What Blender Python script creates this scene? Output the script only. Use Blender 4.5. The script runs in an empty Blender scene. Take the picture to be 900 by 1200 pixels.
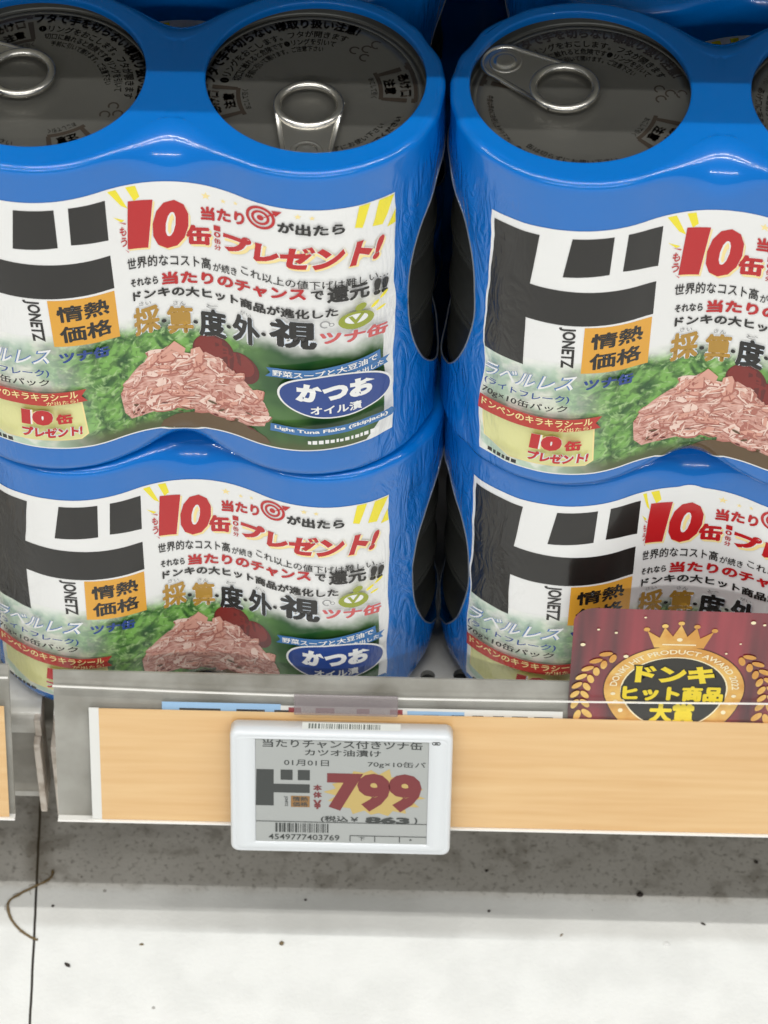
import bpy, bmesh, math, random, bisect
from mathutils import Vector, Matrix, noise
random.seed(7)
SC = bpy.context.scene
COL = SC.collection
MM = 0.001

def lin(c):
    return tuple((v/255/12.92 if v/255 <= 0.04045 else ((v/255+0.055)/1.055)**2.4) for v in c)

# ------------------------------------------------------------------ camera
cam_d = bpy.data.cameras.new('camera'); cam = bpy.data.objects.new('camera', cam_d); COL.objects.link(cam)
SC.camera = cam
_p, _y, _r = math.radians(49.61), math.radians(0.67), math.radians(0.75)
_f = Vector((-math.sin(_y)*math.cos(_p), math.cos(_y)*math.cos(_p), -math.sin(_p)))
_r0 = Vector((math.cos(_y), math.sin(_y), 0)); _u0 = _r0.cross(_f)
_rr = math.cos(_r)*_r0 + math.sin(_r)*_u0; _uu = math.cos(_r)*_u0 - math.sin(_r)*_r0
_m = Matrix((_rr, _uu, -_f)).transposed().to_4x4()
_m.translation = Vector((67.4, -700.42, 888.42))*MM
cam.matrix_world = _m
cam_d.sensor_fit = 'VERTICAL'; cam_d.sensor_height = 24.0
cam_d.lens = 24.0*4000/1200
cam_d.clip_start = 0.02; cam_d.clip_end = 60
cam_d.dof.use_dof = True
cam_d.dof.focus_distance = 1.0
cam_d.dof.aperture_fstop = 20.0

# ------------------------------------------------------------------ world, lamps, exposure
W = bpy.data.worlds.new('World'); SC.world = W; W.use_nodes = True
W.node_tree.nodes['Background'].inputs[0].default_value = (0.93, 0.97, 1.0, 1)
W.node_tree.nodes['Background'].inputs[1].default_value = 0.165
def tube_row(ly, energy, xs):
    for x in xs:
        ld = bpy.data.lights.new('ceiling_tube', 'AREA'); ld.shape = 'RECTANGLE'
        ld.size = 1.14; ld.size_y = 0.035; ld.energy = energy; ld.color = (1.0, 0.99, 0.972)
        lo = bpy.data.objects.new('ceiling_tube', ld); COL.objects.link(lo); lo.location = (x, ly, 2.65)
for ly in (-0.92, -0.50): tube_row(ly, 10.8, [0.10+1.25*i for i in (-2, -1, 0, 1, 2)])       # twin tubes over the aisle
for ly in (-4.28, -4.08): tube_row(ly, 16.5, [0.10+1.25*i for i in (-2, -1, 0, 1, 2)])      # added run of unseen tubes, brightens the upright front faces
SC.view_settings.view_transform = 'Standard'; SC.view_settings.look = 'None'
SC.view_settings.exposure = 0.0; SC.view_settings.gamma = 1.0

# ------------------------------------------------------------------ helpers
def tag(o, label=None, cat=None, group=None, kind=None):
    if label: o['label'] = label
    if cat: o['category'] = cat
    if group: o['group'] = group
    if kind: o['kind'] = kind
    return o

def link_mesh(name, bm, mats, parent=None, smooth=False):
    me = bpy.data.meshes.new(name); bm.to_mesh(me); bm.free()
    for m in (mats if isinstance(mats, (list, tuple)) else [mats]): me.materials.append(m)
    if smooth:
        for p in me.polygons: p.use_smooth = True
    o = bpy.data.objects.new(name, me); COL.objects.link(o)
    if parent: o.parent = parent
    return o

def empty(name, loc, rz=0.0):
    o = bpy.data.objects.new(name, None); o.empty_display_size = 0.02; COL.objects.link(o)
    o.location = loc; o.rotation_euler = (0, 0, rz); return o

def copy_tree(o, parent=None):
    c = o.copy(); COL.objects.link(c); c.parent = parent
    for ch in list(o.children): copy_tree(ch, c)
    return c

def mat(name, col, rough=0.5, metal=0.0, coat=0.0, coat_r=0.08, bump=None, var=None, spec=0.5):
    """bump = (scale, strength, distance); var = (scale, colour2, lo, hi)"""
    m = bpy.data.materials.new(name); m.use_nodes = True
    nt = m.node_tree; b = nt.nodes['Principled BSDF']
    b.inputs['Base Color'].default_value = (*col, 1)
    b.inputs['Roughness'].default_value = rough; b.inputs['Metallic'].default_value = metal
    b.inputs['Coat Weight'].default_value = coat; b.inputs['Coat Roughness'].default_value = coat_r
    b.inputs['Specular IOR Level'].default_value = spec
    tc = nt.nodes.new('ShaderNodeTexCoord')
    if bump:
        n = nt.nodes.new('ShaderNodeTexNoise'); n.inputs['Scale'].default_value = bump[0]; n.inputs['Detail'].default_value = 3
        bp = nt.nodes.new('ShaderNodeBump'); bp.inputs['Strength'].default_value = bump[1]; bp.inputs['Distance'].default_value = bump[2]
        nt.links.new(tc.outputs['Object'], n.inputs['Vector']); nt.links.new(n.outputs['Fac'], bp.inputs['Height'])
        nt.links.new(bp.outputs['Normal'], b.inputs['Normal'])
        if coat: nt.links.new(bp.outputs['Normal'], b.inputs['Coat Normal'])
    if var:
        n = nt.nodes.new('ShaderNodeTexNoise'); n.inputs['Scale'].default_value = var[0]; n.inputs['Detail'].default_value = 5
        r = nt.nodes.new('ShaderNodeMapRange'); r.inputs[1].default_value = var[2]; r.inputs[2].default_value = var[3]
        mx = nt.nodes.new('ShaderNodeMix'); mx.data_type = 'RGBA'
        mx.inputs[6].default_value = (*col, 1); mx.inputs[7].default_value = (*var[1], 1)
        nt.links.new(tc.outputs['Object'], n.inputs['Vector']); nt.links.new(n.outputs['Fac'], r.inputs[0])
        nt.links.new(r.outputs[0], mx.inputs[0]); nt.links.new(mx.outputs[2], b.inputs['Base Color'])
    return m

def add_box(bm, lo, hi, mi=0, bev=0.0, M=None):
    r = bmesh.ops.create_cube(bm, size=1.0)
    vs = r['verts']
    for v in vs:
        v.co = Vector(((lo[k]+hi[k])/2 + v.co[k]*(hi[k]-lo[k]) for k in range(3)))
    fs = set(f for v in vs for f in v.link_faces)
    for f in fs: f.material_index = mi
    if bev:
        es = list(set(e for v in vs for e in v.link_edges))
        rb = bmesh.ops.bevel(bm, geom=es, offset=bev, segments=3, affect='EDGES', profile=0.5)
        vs = list(set(v for f in rb['faces'] for v in f.verts) | set(v for v in vs if v.is_valid))
        for f in rb['faces']: f.material_index = mi
    if M is not None:
        for v in vs: v.co = M @ v.co
    return vs

def add_tube(bm, pts, rad, seg=8, mi=0, closed=False):
    n = len(pts); rings = []
    for i, p in enumerate(pts):
        a = pts[i-1] if (i > 0 or closed) else pts[i]; b = pts[(i+1) % n] if (i < n-1 or closed) else pts[i]
        t = (Vector(b)-Vector(a)).normalized()
        u = t.cross(Vector((0, 0, 1)));
        if u.length < 1e-4: u = t.cross(Vector((0, 1, 0)))
        u.normalize(); w = t.cross(u)
        r = rad[i] if isinstance(rad, (list, tuple)) else rad
        rings.append([bm.verts.new(Vector(p) + r*(math.cos(2*math.pi*k/seg)*u + math.sin(2*math.pi*k/seg)*w)) for k in range(seg)])
    for i in range(n if closed else n-1):
        A_, B_ = rings[i], rings[(i+1) % n]
        for k in range(seg):
            f = bm.faces.new((A_[k], A_[(k+1) % seg], B_[(k+1) % seg], B_[k])); f.material_index = mi; f.smooth = True
    if not closed:
        for rg in (rings[0], rings[-1][::-1]):
            try: bm.faces.new(rg).material_index = mi
            except ValueError: pass

def add_lathe(bm, prof, seg=72, cx=0, cy=0, mi=0, mis=None):
    rings = []
    for (r, z) in prof:
        if r < 1e-6: rings.append([bm.verts.new((cx, cy, z))])
        else: rings.append([bm.verts.new((cx+r*math.cos(2*math.pi*k/seg), cy+r*math.sin(2*math.pi*k/seg), z)) for k in range(seg)])
    for i in range(len(prof)-1):
        a, b = rings[i], rings[i+1]
        for k in range(seg):
            k2 = (k+1) % seg
            if len(a) == 1: vs = (a[0], b[k2], b[k])
            elif len(b) == 1: vs = (a[k], a[k2], b[0])
            else: vs = (a[k], a[k2], b[k2], b[k])
            f = bm.faces.new(vs); f.smooth = True; f.material_index = mis[i] if mis else mi

# text -> flat triangles (cached), normalised to its own bounding box
_TX = {}
def glyphs(s, bold=0.0, spacing=1.0):
    key = (s, bold, spacing)
    if key not in _TX:
        c = bpy.data.curves.new('lettering', 'FONT'); c.body = s; c.size = 1; c.offset = bold; c.resolution_u = 3; c.space_character = spacing
        o = bpy.data.objects.new('lettering', c); COL.objects.link(o); bpy.context.view_layer.update()
        me = bpy.data.meshes.new_from_object(o.evaluated_get(bpy.context.evaluated_depsgraph_get()))
        V = [(v.co.x, v.co.y) for v in me.vertices]; F = [tuple(p.vertices) for p in me.polygons]
        bpy.data.objects.remove(o); bpy.data.curves.remove(c); bpy.data.meshes.remove(me)
        x0 = min(v[0] for v in V); x1 = max(v[0] for v in V); y0 = min(v[1] for v in V); y1 = max(v[1] for v in V)
        V = [((x-x0)/(x1-x0), (y-y0)/(y1-y0)) for x, y in V]
        _TX[key] = (V, F, (x1-x0), (y1-y0))
    return _TX[key]

class Flat:
    """printed artwork: layered coloured shapes in a flat millimetre space (z = layer height)"""
    def __init__(self): self.bm = bmesh.new(); self.z = 0.0
    def up(self, d=0.05): self.z += d
    def poly(self, pts, mi):
        vs = [self.bm.verts.new((x, y, self.z)) for x, y in pts]
        f = self.bm.faces.new(vs); f.material_index = mi
        f.normal_update()
        if f.normal.z < 0: f.normal_flip()
        if len(pts) > 4: bmesh.ops.triangulate(self.bm, faces=[f])
    def rect(self, x0, y0, x1, y1, mi): self.poly([(x0, y0), (x1, y0), (x1, y1), (x0, y1)], mi)
    def ell(self, cx, cy, rx, ry, mi, n=32, rot=0.0):
        c, s = math.cos(rot), math.sin(rot)
        P = []
        for k in range(n):
            a = 2*math.pi*k/n; x, y = rx*math.cos(a), ry*math.sin(a)
            P.append((cx+c*x-s*y, cy+s*x+c*y))
        self.poly(P, mi)
    def ring(self, cx, cy, r0, r1, mi, n=28, a0=0.0, a1=2*math.pi):
        for k in range(n):
            t0 = a0+(a1-a0)*k/n; t1 = a0+(a1-a0)*(k+1)/n
            self.poly([(cx+r0*math.cos(t0), cy+r0*math.sin(t0)), (cx+r1*math.cos(t0), cy+r1*math.sin(t0)),
                       (cx+r1*math.cos(t1), cy+r1*math.sin(t1)), (cx+r0*math.cos(t1), cy+r0*math.sin(t1))], mi)
    def text(self, s, quad, mi, bold=0.0, spacing=1.0, fn=None):
        """quad = (x0,y0,x1,y1) or four corners bl, br, tr, tl"""
        if len(quad) == 4 and not isinstance(quad[0], tuple):
            x0, y0, x1, y1 = quad; quad = ((x0, y0), (x1, y0), (x1, y1), (x0, y1))
        bl, br, tr, tl = quad
        heavy = bold > .012 and any('\u4e00' <= ch <= '\u9fff' for ch in s)   # dense characters: thicken by overprinting
        V, F, wt, ht = glyphs(s, 0.0 if heavy else bold, spacing)
        shifts = [(0.0, 0.0)]
        if heavy:
            shifts += [(bold*math.cos(a), bold*math.sin(a)) for a in [2*math.pi*k/(8 if bold > .07 else 6) for k in range(8 if bold > .07 else 6)]]
        for dx, dy in shifts:
            vs = []
            for u, v in V:
                if heavy: u = (u*wt+bold+dx)/(wt+2*bold); v = (v*ht+bold+dy)/(ht+2*bold)
                x = (1-v)*((1-u)*bl[0]+u*br[0]) + v*((1-u)*tl[0]+u*tr[0])
                y = (1-v)*((1-u)*bl[1]+u*br[1]) + v*((1-u)*tl[1]+u*tr[1])
                if fn: x, y = fn(u, v)
                vs.append(self.bm.verts.new((x, y, self.z)))
            for f in F:
                try: g = self.bm.faces.new([vs[i] for i in f]); g.material_index = mi
                except ValueError: pass
            if heavy: self.z += .0015
    def split(self, x0, x1, dx, y0, y1, dy):
        self.cuts([x0+dx*i for i in range(int((x1-x0)/dx)+1)] if x1 >= x0 else [], [y0+dy*i for i in range(int((y1-y0)/dy)+1)] if y1 >= y0 else [])
    def cuts(self, xs, ys):
        for ax, vals in ((0, xs), (1, ys)):
            for t in vals:
                co = Vector((0, 0, 0)); no = Vector((0, 0, 0)); co[ax] = t; no[ax] = 1
                bmesh.ops.bisect_plane(self.bm, geom=self.bm.verts[:]+self.bm.edges[:]+self.bm.faces[:], plane_co=co, plane_no=no, dist=1e-5)
    def warp(self, fn, uv=0.01):
        bm = self.bm.copy(); ul = bm.loops.layers.uv.new('UVMap')
        for f in bm.faces:
            for l in f.loops: l[ul].uv = (l.vert.co.x*uv, l.vert.co.y*uv)
        for v in bm.verts: v.co = Vector(fn(v.co.x, v.co.y, v.co.z))
        return bm

# ------------------------------------------------------------------ setting: floor, shelves
Z_FLOOR = -80*MM
def floor_material():
    m = mat('floor_vinyl', lin((236, 237, 233)), 0.45)
    nt = m.node_tree; b = nt.nodes['Principled BSDF']; L_ = nt.links
    tc = nt.nodes.new('ShaderNodeTexCoord'); sp = nt.nodes.new('ShaderNodeSeparateXYZ'); L_.new(tc.outputs['Object'], sp.inputs[0])
    def math_(op, a, b_=None, c=None):
        n = nt.nodes.new('ShaderNodeMath'); n.operation = op
        for i, v in enumerate((a, b_, c)):
            if v is None: continue
            if isinstance(v, (int, float)): n.inputs[i].default_value = v
            else: L_.new(v, n.inputs[i])
        return n.outputs[0]
    def noise_(sc, det=4, w=None):
        n = nt.nodes.new('ShaderNodeTexNoise'); n.inputs['Scale'].default_value = sc; n.inputs['Detail'].default_value = det
        L_.new(tc.outputs['Object'], n.inputs['Vector']); return n.outputs['Fac']
    def rng(v, a, b_, c=0.0, d=1.0):
        n = nt.nodes.new('ShaderNodeMapRange'); n.interpolation_type = 'SMOOTHSTEP'
        n.inputs[1].default_value = a; n.inputs[2].default_value = b_; n.inputs[3].default_value = c; n.inputs[4].default_value = d
        L_.new(v, n.inputs[0]); return n.outputs[0]
    def mixc(f, ca, cb):
        n = nt.nodes.new('ShaderNodeMix'); n.data_type = 'RGBA'
        if isinstance(f, float): n.inputs[0].default_value = f
        else: L_.new(f, n.inputs[0])
        for i, c in ((6, ca), (7, cb)):
            if isinstance(c, tuple): n.inputs[i].default_value = (*c, 1)
            else: L_.new(c, n.inputs[i])
        return n.outputs[2]
    X, Y = sp.outputs[0], sp.outputs[1]
    base = mixc(rng(noise_(60), .35, .7), lin((238, 239, 235)), lin((229, 230, 226)))
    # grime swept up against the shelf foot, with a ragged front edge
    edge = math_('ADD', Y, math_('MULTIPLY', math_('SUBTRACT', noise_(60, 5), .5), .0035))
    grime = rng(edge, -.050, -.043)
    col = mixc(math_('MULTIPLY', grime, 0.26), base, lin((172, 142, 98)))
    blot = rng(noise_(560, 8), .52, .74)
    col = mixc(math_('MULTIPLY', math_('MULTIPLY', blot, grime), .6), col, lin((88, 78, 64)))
    film = rng(edge, -.0650, -.0605)  # rail's half-shadow painted into the floor colour, reaching out past the grime
    col = mixc(math_('MULTIPLY', film, .28), col, lin((150, 144, 132)))  # grey of the rail's half-shadow, not a layer of dirt
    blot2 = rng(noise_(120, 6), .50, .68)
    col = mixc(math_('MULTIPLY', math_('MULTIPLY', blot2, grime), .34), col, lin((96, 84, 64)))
    # specks
    vo = nt.nodes.new('ShaderNodeTexVoronoi'); vo.inputs['Scale'].default_value = 150; L_.new(tc.outputs['Object'], vo.inputs['Vector'])
    sel = nt.nodes.new('ShaderNodeSeparateColor'); L_.new(vo.outputs['Color'], sel.inputs[0])
    dens = rng(Y, -.12, -.045, .97, .72)
    spk = math_('MULTIPLY', math_('LESS_THAN', vo.outputs['Distance'], math_('MULTIPLY', sel.outputs[1], .13)), math_('GREATER_THAN', sel.outputs[0], dens))
    col = mixc(math_('MULTIPLY', spk, .6), col, lin((96, 88, 76)))
    # joint between two tiles
    jx = math_('SUBTRACT', X, math_('ADD', math_('MULTIPLY', Y, -0.0477), -0.0591))
    dj = math_('ABSOLUTE', math_('ADD', jx, math_('MULTIPLY', math_('SUBTRACT', noise_(120, 2), .5), .0004)))
    col = mixc(rng(dj, .0003, .00055, 1.0, 0.0), col, lin((38, 32, 24)))
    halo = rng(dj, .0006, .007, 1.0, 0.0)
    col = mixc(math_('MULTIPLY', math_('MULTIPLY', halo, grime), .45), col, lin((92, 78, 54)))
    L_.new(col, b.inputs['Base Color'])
    bp = nt.nodes.new('ShaderNodeBump'); bp.inputs['Strength'].default_value = .25; bp.inputs['Distance'].default_value = .0006
    L_.new(noise_(700, 3), bp.inputs['Height']); L_.new(bp.outputs['Normal'], b.inputs['Normal'])
    return m
bm = bmesh.new()
vs = [bm.verts.new((x, y, Z_FLOOR)) for x, y in ((-4, -5), (4, -5), (4, 1), (-4, 1))]; bm.faces.new(vs)
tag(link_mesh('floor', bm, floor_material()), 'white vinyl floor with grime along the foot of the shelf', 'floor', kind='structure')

M_METAL = mat('shelf_paint', lin((196, 194, 186)), .38, var=(90, lin((168, 163, 152)), .45, .75), bump=(300, .06, .0004), coat=.2)
M_EDGE = mat('shelf_edge_paint', lin((206, 196, 184)), .45, var=(160, lin((150, 132, 112)), .48, .72))
M_DARK = mat('dark_gap', (.012, .012, .012), .8)
M_GREYP = mat('shelf_face_grey', lin((150, 146, 136)), .4, var=(60, lin((118, 113, 103)), .4, .65))

def shelf_board(x0, x1, label, holes):
    root = empty('gondola_shelf', (x0*MM, 0, 6*MM)); tag(root, label, 'shelf')
    bm = bmesh.new()
    # deck with a row of round divider holes
    y0, y1 = -36.0, 340.0
    rim = [bm.verts.new(((x-x0)*MM, y*MM, 0)) for x, y in ((x0, y0), (x1, y0), (x1, y1), (x0, y1))]
    edges = [bm.edges.new((rim[i], rim[(i+1) % 4])) for i in range(4)]
    loops = []
    for hx, hy in holes:
        lp = [bm.verts.new(((hx-x0+2.4*math.cos(a))*MM, (hy+2.4*math.sin(a))*MM, 0)) for a in [2*math.pi*k/20 for k in range(20)]]
        edges += [bm.edges.new((lp[i], lp[(i+1) % 20])) for i in range(20)]; loops.append(lp)
    bmesh.ops.triangle_fill(bm, edges=edges, use_beauty=True)
    bad = []
    for f in bm.faces:
        c = f.calc_center_median()
        for hx, hy in holes:
            if (c.x-(hx-x0)*MM)**2+(c.y-hy*MM)**2 < (2.36*MM)**2: bad.append(f); break
    bmesh.ops.delete(bm, geom=list(set(bad)), context='FACES_ONLY')
    for f in bm.faces:
        f.normal_update()
        if f.normal.z < 0: f.normal_flip()
    for lp in loops:
        lo = [bm.verts.new((v.co.x, v.co.y, -2.2*MM)) for v in lp]
        for i in range(20): bm.faces.new((lp[i], lp[(i+1) % 20], lo[(i+1) % 20], lo[i]))
        bm.faces.new(lo).material_index = 1
    # rounded nose and face
    prof = [(-36, 0), (-37.6, -.35), (-38.9, -1.2), (-39.8, -2.4), (-40.2, -4), (-40.2, -8), (-38.6, -8.4), (-38.4, -43), (-39.6, -44), (-36, -45), (-30, -45)]
    ra = [(bm.verts.new((0, y*MM, z*MM)), bm.verts.new(((x1-x0)*MM, y*MM, z*MM))) for y, z in prof]
    for i in range(len(prof)-1):
        f = bm.faces.new((ra[i][0], ra[i+1][0], ra[i+1][1], ra[i][1])); f.smooth = i < 4
        f.material_index = 2 if 5 <= i <= 6 else 0
    link_mesh('deck', bm, [M_METAL, M_DARK, M_GREYP], root)
    return root
HOLES = [(74.4-10.7*i, -19.5) for i in range(11)] + [(74.4+10.7*i, -18.8) for i in range(1, 22)]
sh = shelf_board(-46.2, 560, 'grey metal shelf under the blue tuna packs, with a row of round holes', HOLES)
bm = bmesh.new(); add_box(bm, (-1.0*MM, -45.4*MM, -47*MM), (1.1*MM, -30*MM, -9*MM), bev=.5*MM)
add_box(bm, (.0*MM, -41.0*MM, -8.8*MM), (2.2*MM, 300*MM, -.6*MM), bev=.4*MM); link_mesh('end_flange', bm, M_EDGE, sh)
sh2 = shelf_board(-640, -50.4, 'empty white metal shelf end of the next bay at the left edge', [(-66, -19.5), (-76.7, -19.5)])
bm = bmesh.new(); add_box(bm, (587.2*MM, -44.6*MM, -46*MM), (589.4*MM, -30*MM, -9*MM), bev=.5*MM)
add_box(bm, (587.6*MM, -41.0*MM, -8.8*MM), (589.7*MM, 300*MM, -.6*MM), bev=.4*MM); link_mesh('end_flange', bm, M_EDGE, sh2)
# foot panel below the shelf, the shelf above and the back of the bay (they shade the goods)
bm = bmesh.new(); add_box(bm, (-1.4, 0.02, Z_FLOOR), (1.6, 0.03, -.034)); tag(link_mesh('kick_plate', bm, M_GREYP), 'grey kick plate recessed under the shelf', 'kick plate')
bm = bmesh.new(); add_box(bm, (-1.4, -.032, .335), (1.6, .355, .362), bev=.003); tag(link_mesh('upper_shelf', bm, M_METAL), 'metal shelf above the tuna packs that shades them', 'shelf')
bm = bmesh.new(); add_box(bm, (-1.4, .345, -.05), (1.6, .352, .334)); tag(link_mesh('back_panel', bm, mat('back_panel_shade', lin((46, 46, 48)), .6)), 'back panel of the shelving behind the goods, coloured dark for shade', 'back panel')  # near-black colour stands in for the unlit depth of the bay

# ------------------------------------------------------------------ rails in front of the shelf
TY, TZ, BY, BZ = -50.0, 33.24, -66.0, -13.63
_len = math.hypot(TY-BY, TZ-BZ); UV_ = ((TY-BY)/_len, (TZ-BZ)/_len); NV_ = (-UV_[1], UV_[0])
def rp(x, v, off=0.0):
    return Vector((x, TY+UV_[0]*v+NV_[0]*off, TZ+UV_[1]*v+NV_[1]*off))*MM
RAILM = Matrix(((1, 0, 0, 0), (0, UV_[0], NV_[0], TY*MM), (0, UV_[1], NV_[1], TZ*MM), (0, 0, 0, 1)))  # local (x, v, off) in metres

def clear_plastic():
    m = bpy.data.materials.new('clear_plastic'); m.use_nodes = True; nt = m.node_tree
    for n in list(nt.nodes):
        if n.type != 'OUTPUT_MATERIAL': nt.nodes.remove(n)
    out = [n for n in nt.nodes if n.type == 'OUTPUT_MATERIAL'][0]
    t = nt.nodes.new('ShaderNodeBsdfTransparent'); t.inputs[0].default_value = (1, 1, .995, 1)
    g = nt.nodes.new('ShaderNodeBsdfGlossy'); g.inputs['Roughness'].default_value = .10
    mx = nt.nodes.new('ShaderNodeMixShader')
    mx.inputs[0].default_value = .055; nt.links.new(t.outputs[0], mx.inputs[1]); nt.links.new(g.outputs[0], mx.inputs[2])
    nt.links.new(mx.outputs[0], out.inputs[0]); return m
M_CLEAR = clear_plastic()
M_CLEDGE = mat('plastic_edge', lin((238, 236, 230)), .25, coat=.5)
M_BACK = mat('rail_back_grey', lin((160, 158, 150)), .32, var=(48, lin((122, 119, 109)), .38, .66), coat=.4)  # blotches in the colour stand in for uneven reflections on the plate
def rail(x0, x1, label, topv, backv):
    root = empty('price_rail', rp(x0, -49.6)); tag(root, label, 'shelf edge rail')
    def child(name, bm, m):
        o = link_mesh(name, bm, m, root); o.matrix_parent_inverse = Matrix.Translation(-root.location); return o
    bm = bmesh.new()
    add_box(bm, (x0*MM, -50*MM, -3.2*MM), (x1*MM, backv*MM, -2.4*MM), M=RAILM); child('back_plate', bm, M_BACK)
    bm = bmesh.new()
    n = len(topv); P = [(x0+(x1-x0)*i/(n-1), t) for i, t in enumerate(topv)]
    vs = [bm.verts.new(rp(x, -49.4, 0)) for x, _ in P]; vt = [bm.verts.new(rp(x, t, 0)) for x, t in P]
    for i in range(n-1): bm.faces.new((vs[i], vs[i+1], vt[i+1], vt[i]))
    child('front_flap', bm, M_CLEAR)
    bm = bmesh.new()
    for i in range(n-1):
        (xa, ta), (xb, tb) = P[i], P[i+1]
        q = [rp(xa, ta, -.25), rp(xb, tb, -.25), rp(xb, tb+.38, -.25), rp(xa, ta+.38, -.25), rp(xa, ta, .3), rp(xb, tb, .3), rp(xb, tb+.38, .3), rp(xa, ta+.38, .3)]
        v = [bm.verts.new(c) for c in q]
        for f in ((4, 5, 6, 7), (3, 7, 6, 2), (0, 1, 5, 4), (1, 0, 3, 2)): bm.faces.new([v[k] for k in f])
    add_box(bm, (x0*MM, -50.1*MM, -2.4*MM), (x1*MM, -49.45*MM, .35*MM), M=RAILM)
    child('rail_lip', bm, M_CLEDGE)
    return root
rail(-43.7, 330, 'clear plastic price rail along the shelf front, holding the long wood-toned strip', [1.9, .9, .3, 0, .2, .6, 1.2, 1.8, 2.2, 2.6, 2.8], 6.3)
rail(-420, -57.6, 'short end of clear price rail at the left edge, on the next bay', [4.6, 4.6], 8.0)

def wood_paper():
    m = mat('wood_print', lin((238, 204, 150)), .55); nt = m.node_tree; b = nt.nodes['Principled BSDF']
    tc = nt.nodes.new('ShaderNodeTexCoord'); mp = nt.nodes.new('ShaderNodeMapping'); mp.inputs['Scale'].default_value = (18, 1, 330)
    n = nt.nodes.new('ShaderNodeTexNoise'); n.inputs['Scale'].default_value = 1.0; n.inputs['Detail'].default_value = 5
    cr = nt.nodes.new('ShaderNodeValToRGB'); cr.color_ramp.elements[0].position = .3; cr.color_ramp.elements[1].position = .72
    cr.color_ramp.elements[0].color = (*lin((220, 176, 118)), 1); cr.color_ramp.elements[1].color = (*lin((231, 194, 139)), 1)
    nt.links.new(tc.outputs['Object'], mp.inputs[0]); nt.links.new(mp.outputs[0], n.inputs['Vector']); nt.links.new(n.outputs['Fac'], cr.inputs[0]); nt.links.new(cr.outputs[0], b.inputs['Base Color'])
    return m
M_WOOD = wood_paper(); M_PAPER = mat('white_paper', lin((226, 226, 222)), .6)
def insert(x0, x1, label, wl, wr):
    bm = bmesh.new()
    add_box(bm, ((x0+wl)*MM, -49.3*MM, -1.0*MM), ((x1-wr)*MM, -6.6*MM, -.55*MM), M=RAILM)
    if wl: add_box(bm, (x0*MM, -49.3*MM, -1.0*MM), ((x0+wl-.01)*MM, -6.4*MM, -.55*MM), mi=1, M=RAILM)
    tag(link_mesh('rail_insert', bm, [M_WOOD, M_PAPER]), label, 'shelf strip')
insert(-32.6, 320, 'long wood-toned card strip with a white left margin inside the clear rail', 3.1, 0)
insert(-400, -59.4, 'piece of wood-toned card strip at the left edge in the next rail', 0, 0)

# paper slip tucked behind the strip: only its printed top edge shows
M_SKY = mat('slip_blue', lin((150, 190, 228)), .6); M_INK = mat('black_ink', lin((40, 38, 38)), .5); M_REDP = mat('slip_red', lin((150, 40, 48)), .6)
fl = Flat()
fl.rect(-9.5, -14, 28, -3.9, 1); fl.rect(28, -14, 117, -4.4, 0); fl.up()
for x0, x1 in ((-4, 9), (14, 23), (26, 31)): fl.rect(x0, -14, x1, -6.1, 2)
for x0, x1 in ((30.5, 34.5), (39, 45), (52, 56), (62.5, 66.5)): fl.rect(x0, -14, x1, -5.0, 3)
for x0, x1 in ((73, 78), (82, 86), (88.5, 92), (95, 98.5), (101, 106), (108, 114)): fl.rect(x0, -14, x1, -6.6, 2)
fl.rect(68, -14, 86, -5.4, 1)
bm = fl.warp(lambda x, y, z: rp(x, y, -1.5+z))
tag(link_mesh('paper_slip', bm, [M_PAPER, M_SKY, M_INK, M_REDP]), 'light blue and white paper slip peeking out above the wood-toned strip', 'paper slip')

# ------------------------------------------------------------------ electronic price tag
M_TAGW = mat('tag_white', lin((218, 222, 224)), .35, coat=.25, bump=(900, .04, .0002))
M_SCR = mat('eink_grey', lin((168, 171, 168)), .55, coat=.3, coat_r=.15)
M_EINK = mat('eink_dark', lin((66, 69, 67)), .6); M_ERED = mat('eink_red', lin((122, 54, 56)), .6); M_EYEL = mat('eink_yellow', lin((192, 168, 104)), .6)
M_EBRN = mat('eink_brown', lin((150, 112, 66)), .6)
tg = empty('price_tag', rp(47.5, -55.3, 1)); tag(tg, 'white electronic price tag reading 799 hung on the rail', 'price tag')
def tchild(name, bm, m, par=None, smooth=False):
    o = link_mesh(name, bm, m, tg, smooth); o.matrix_parent_inverse = Matrix.Translation(-tg.location); return o
bm = bmesh.new()
# rounded body with a sloping rim round the screen
def rrect(cx, cy, hx, hy, r, n=6):
    P = []
    for qx, qy, a0 in ((1, 1, 0), (-1, 1, 90), (-1, -1, 180), (1, -1, 270)):
        for k in range(n+1):
            a = math.radians(a0+90*k/n); P.append((cx+qx*(hx-r)+r*math.cos(a), cy+qy*(hy-r)+r*math.sin(a)))
    return P
cx, cy = 47.45, -31.9
lv = [(35.1, 23.4, 2.6, .9), (35.1, 23.4, 2.6, 6.0), (34.95, 23.25, 2.5, 6.7), (34.5, 22.8, 2.2, 7.3), (33.6, 22.0, 1.8, 7.7), (33.35, 21.75, 1.7, 7.5), (33.1, 21.5, 1.6, 7.7), (27.6, 20.05, .35, 7.85), (27.3, 19.75, .25, 7.35)]
rings = [[bm.verts.new(rp(x, y, o)) for x, y in rrect(cx+(.25 if i > 6 else 0), cy+(.95 if i > 6 else 0), hx, hy, r)] for i, (hx, hy, r, o) in enumerate(lv)]
for a, b in zip(rings[:-1], rings[1:]):
    n = len(a)
    for k in range(n):
        f = bm.faces.new((a[k], a[(k+1) % n], b[(k+1) % n], b[k])); f.smooth = True
bm.faces.new(rings[0][::-1]); tchild('tag_body', bm, M_TAGW)
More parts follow.
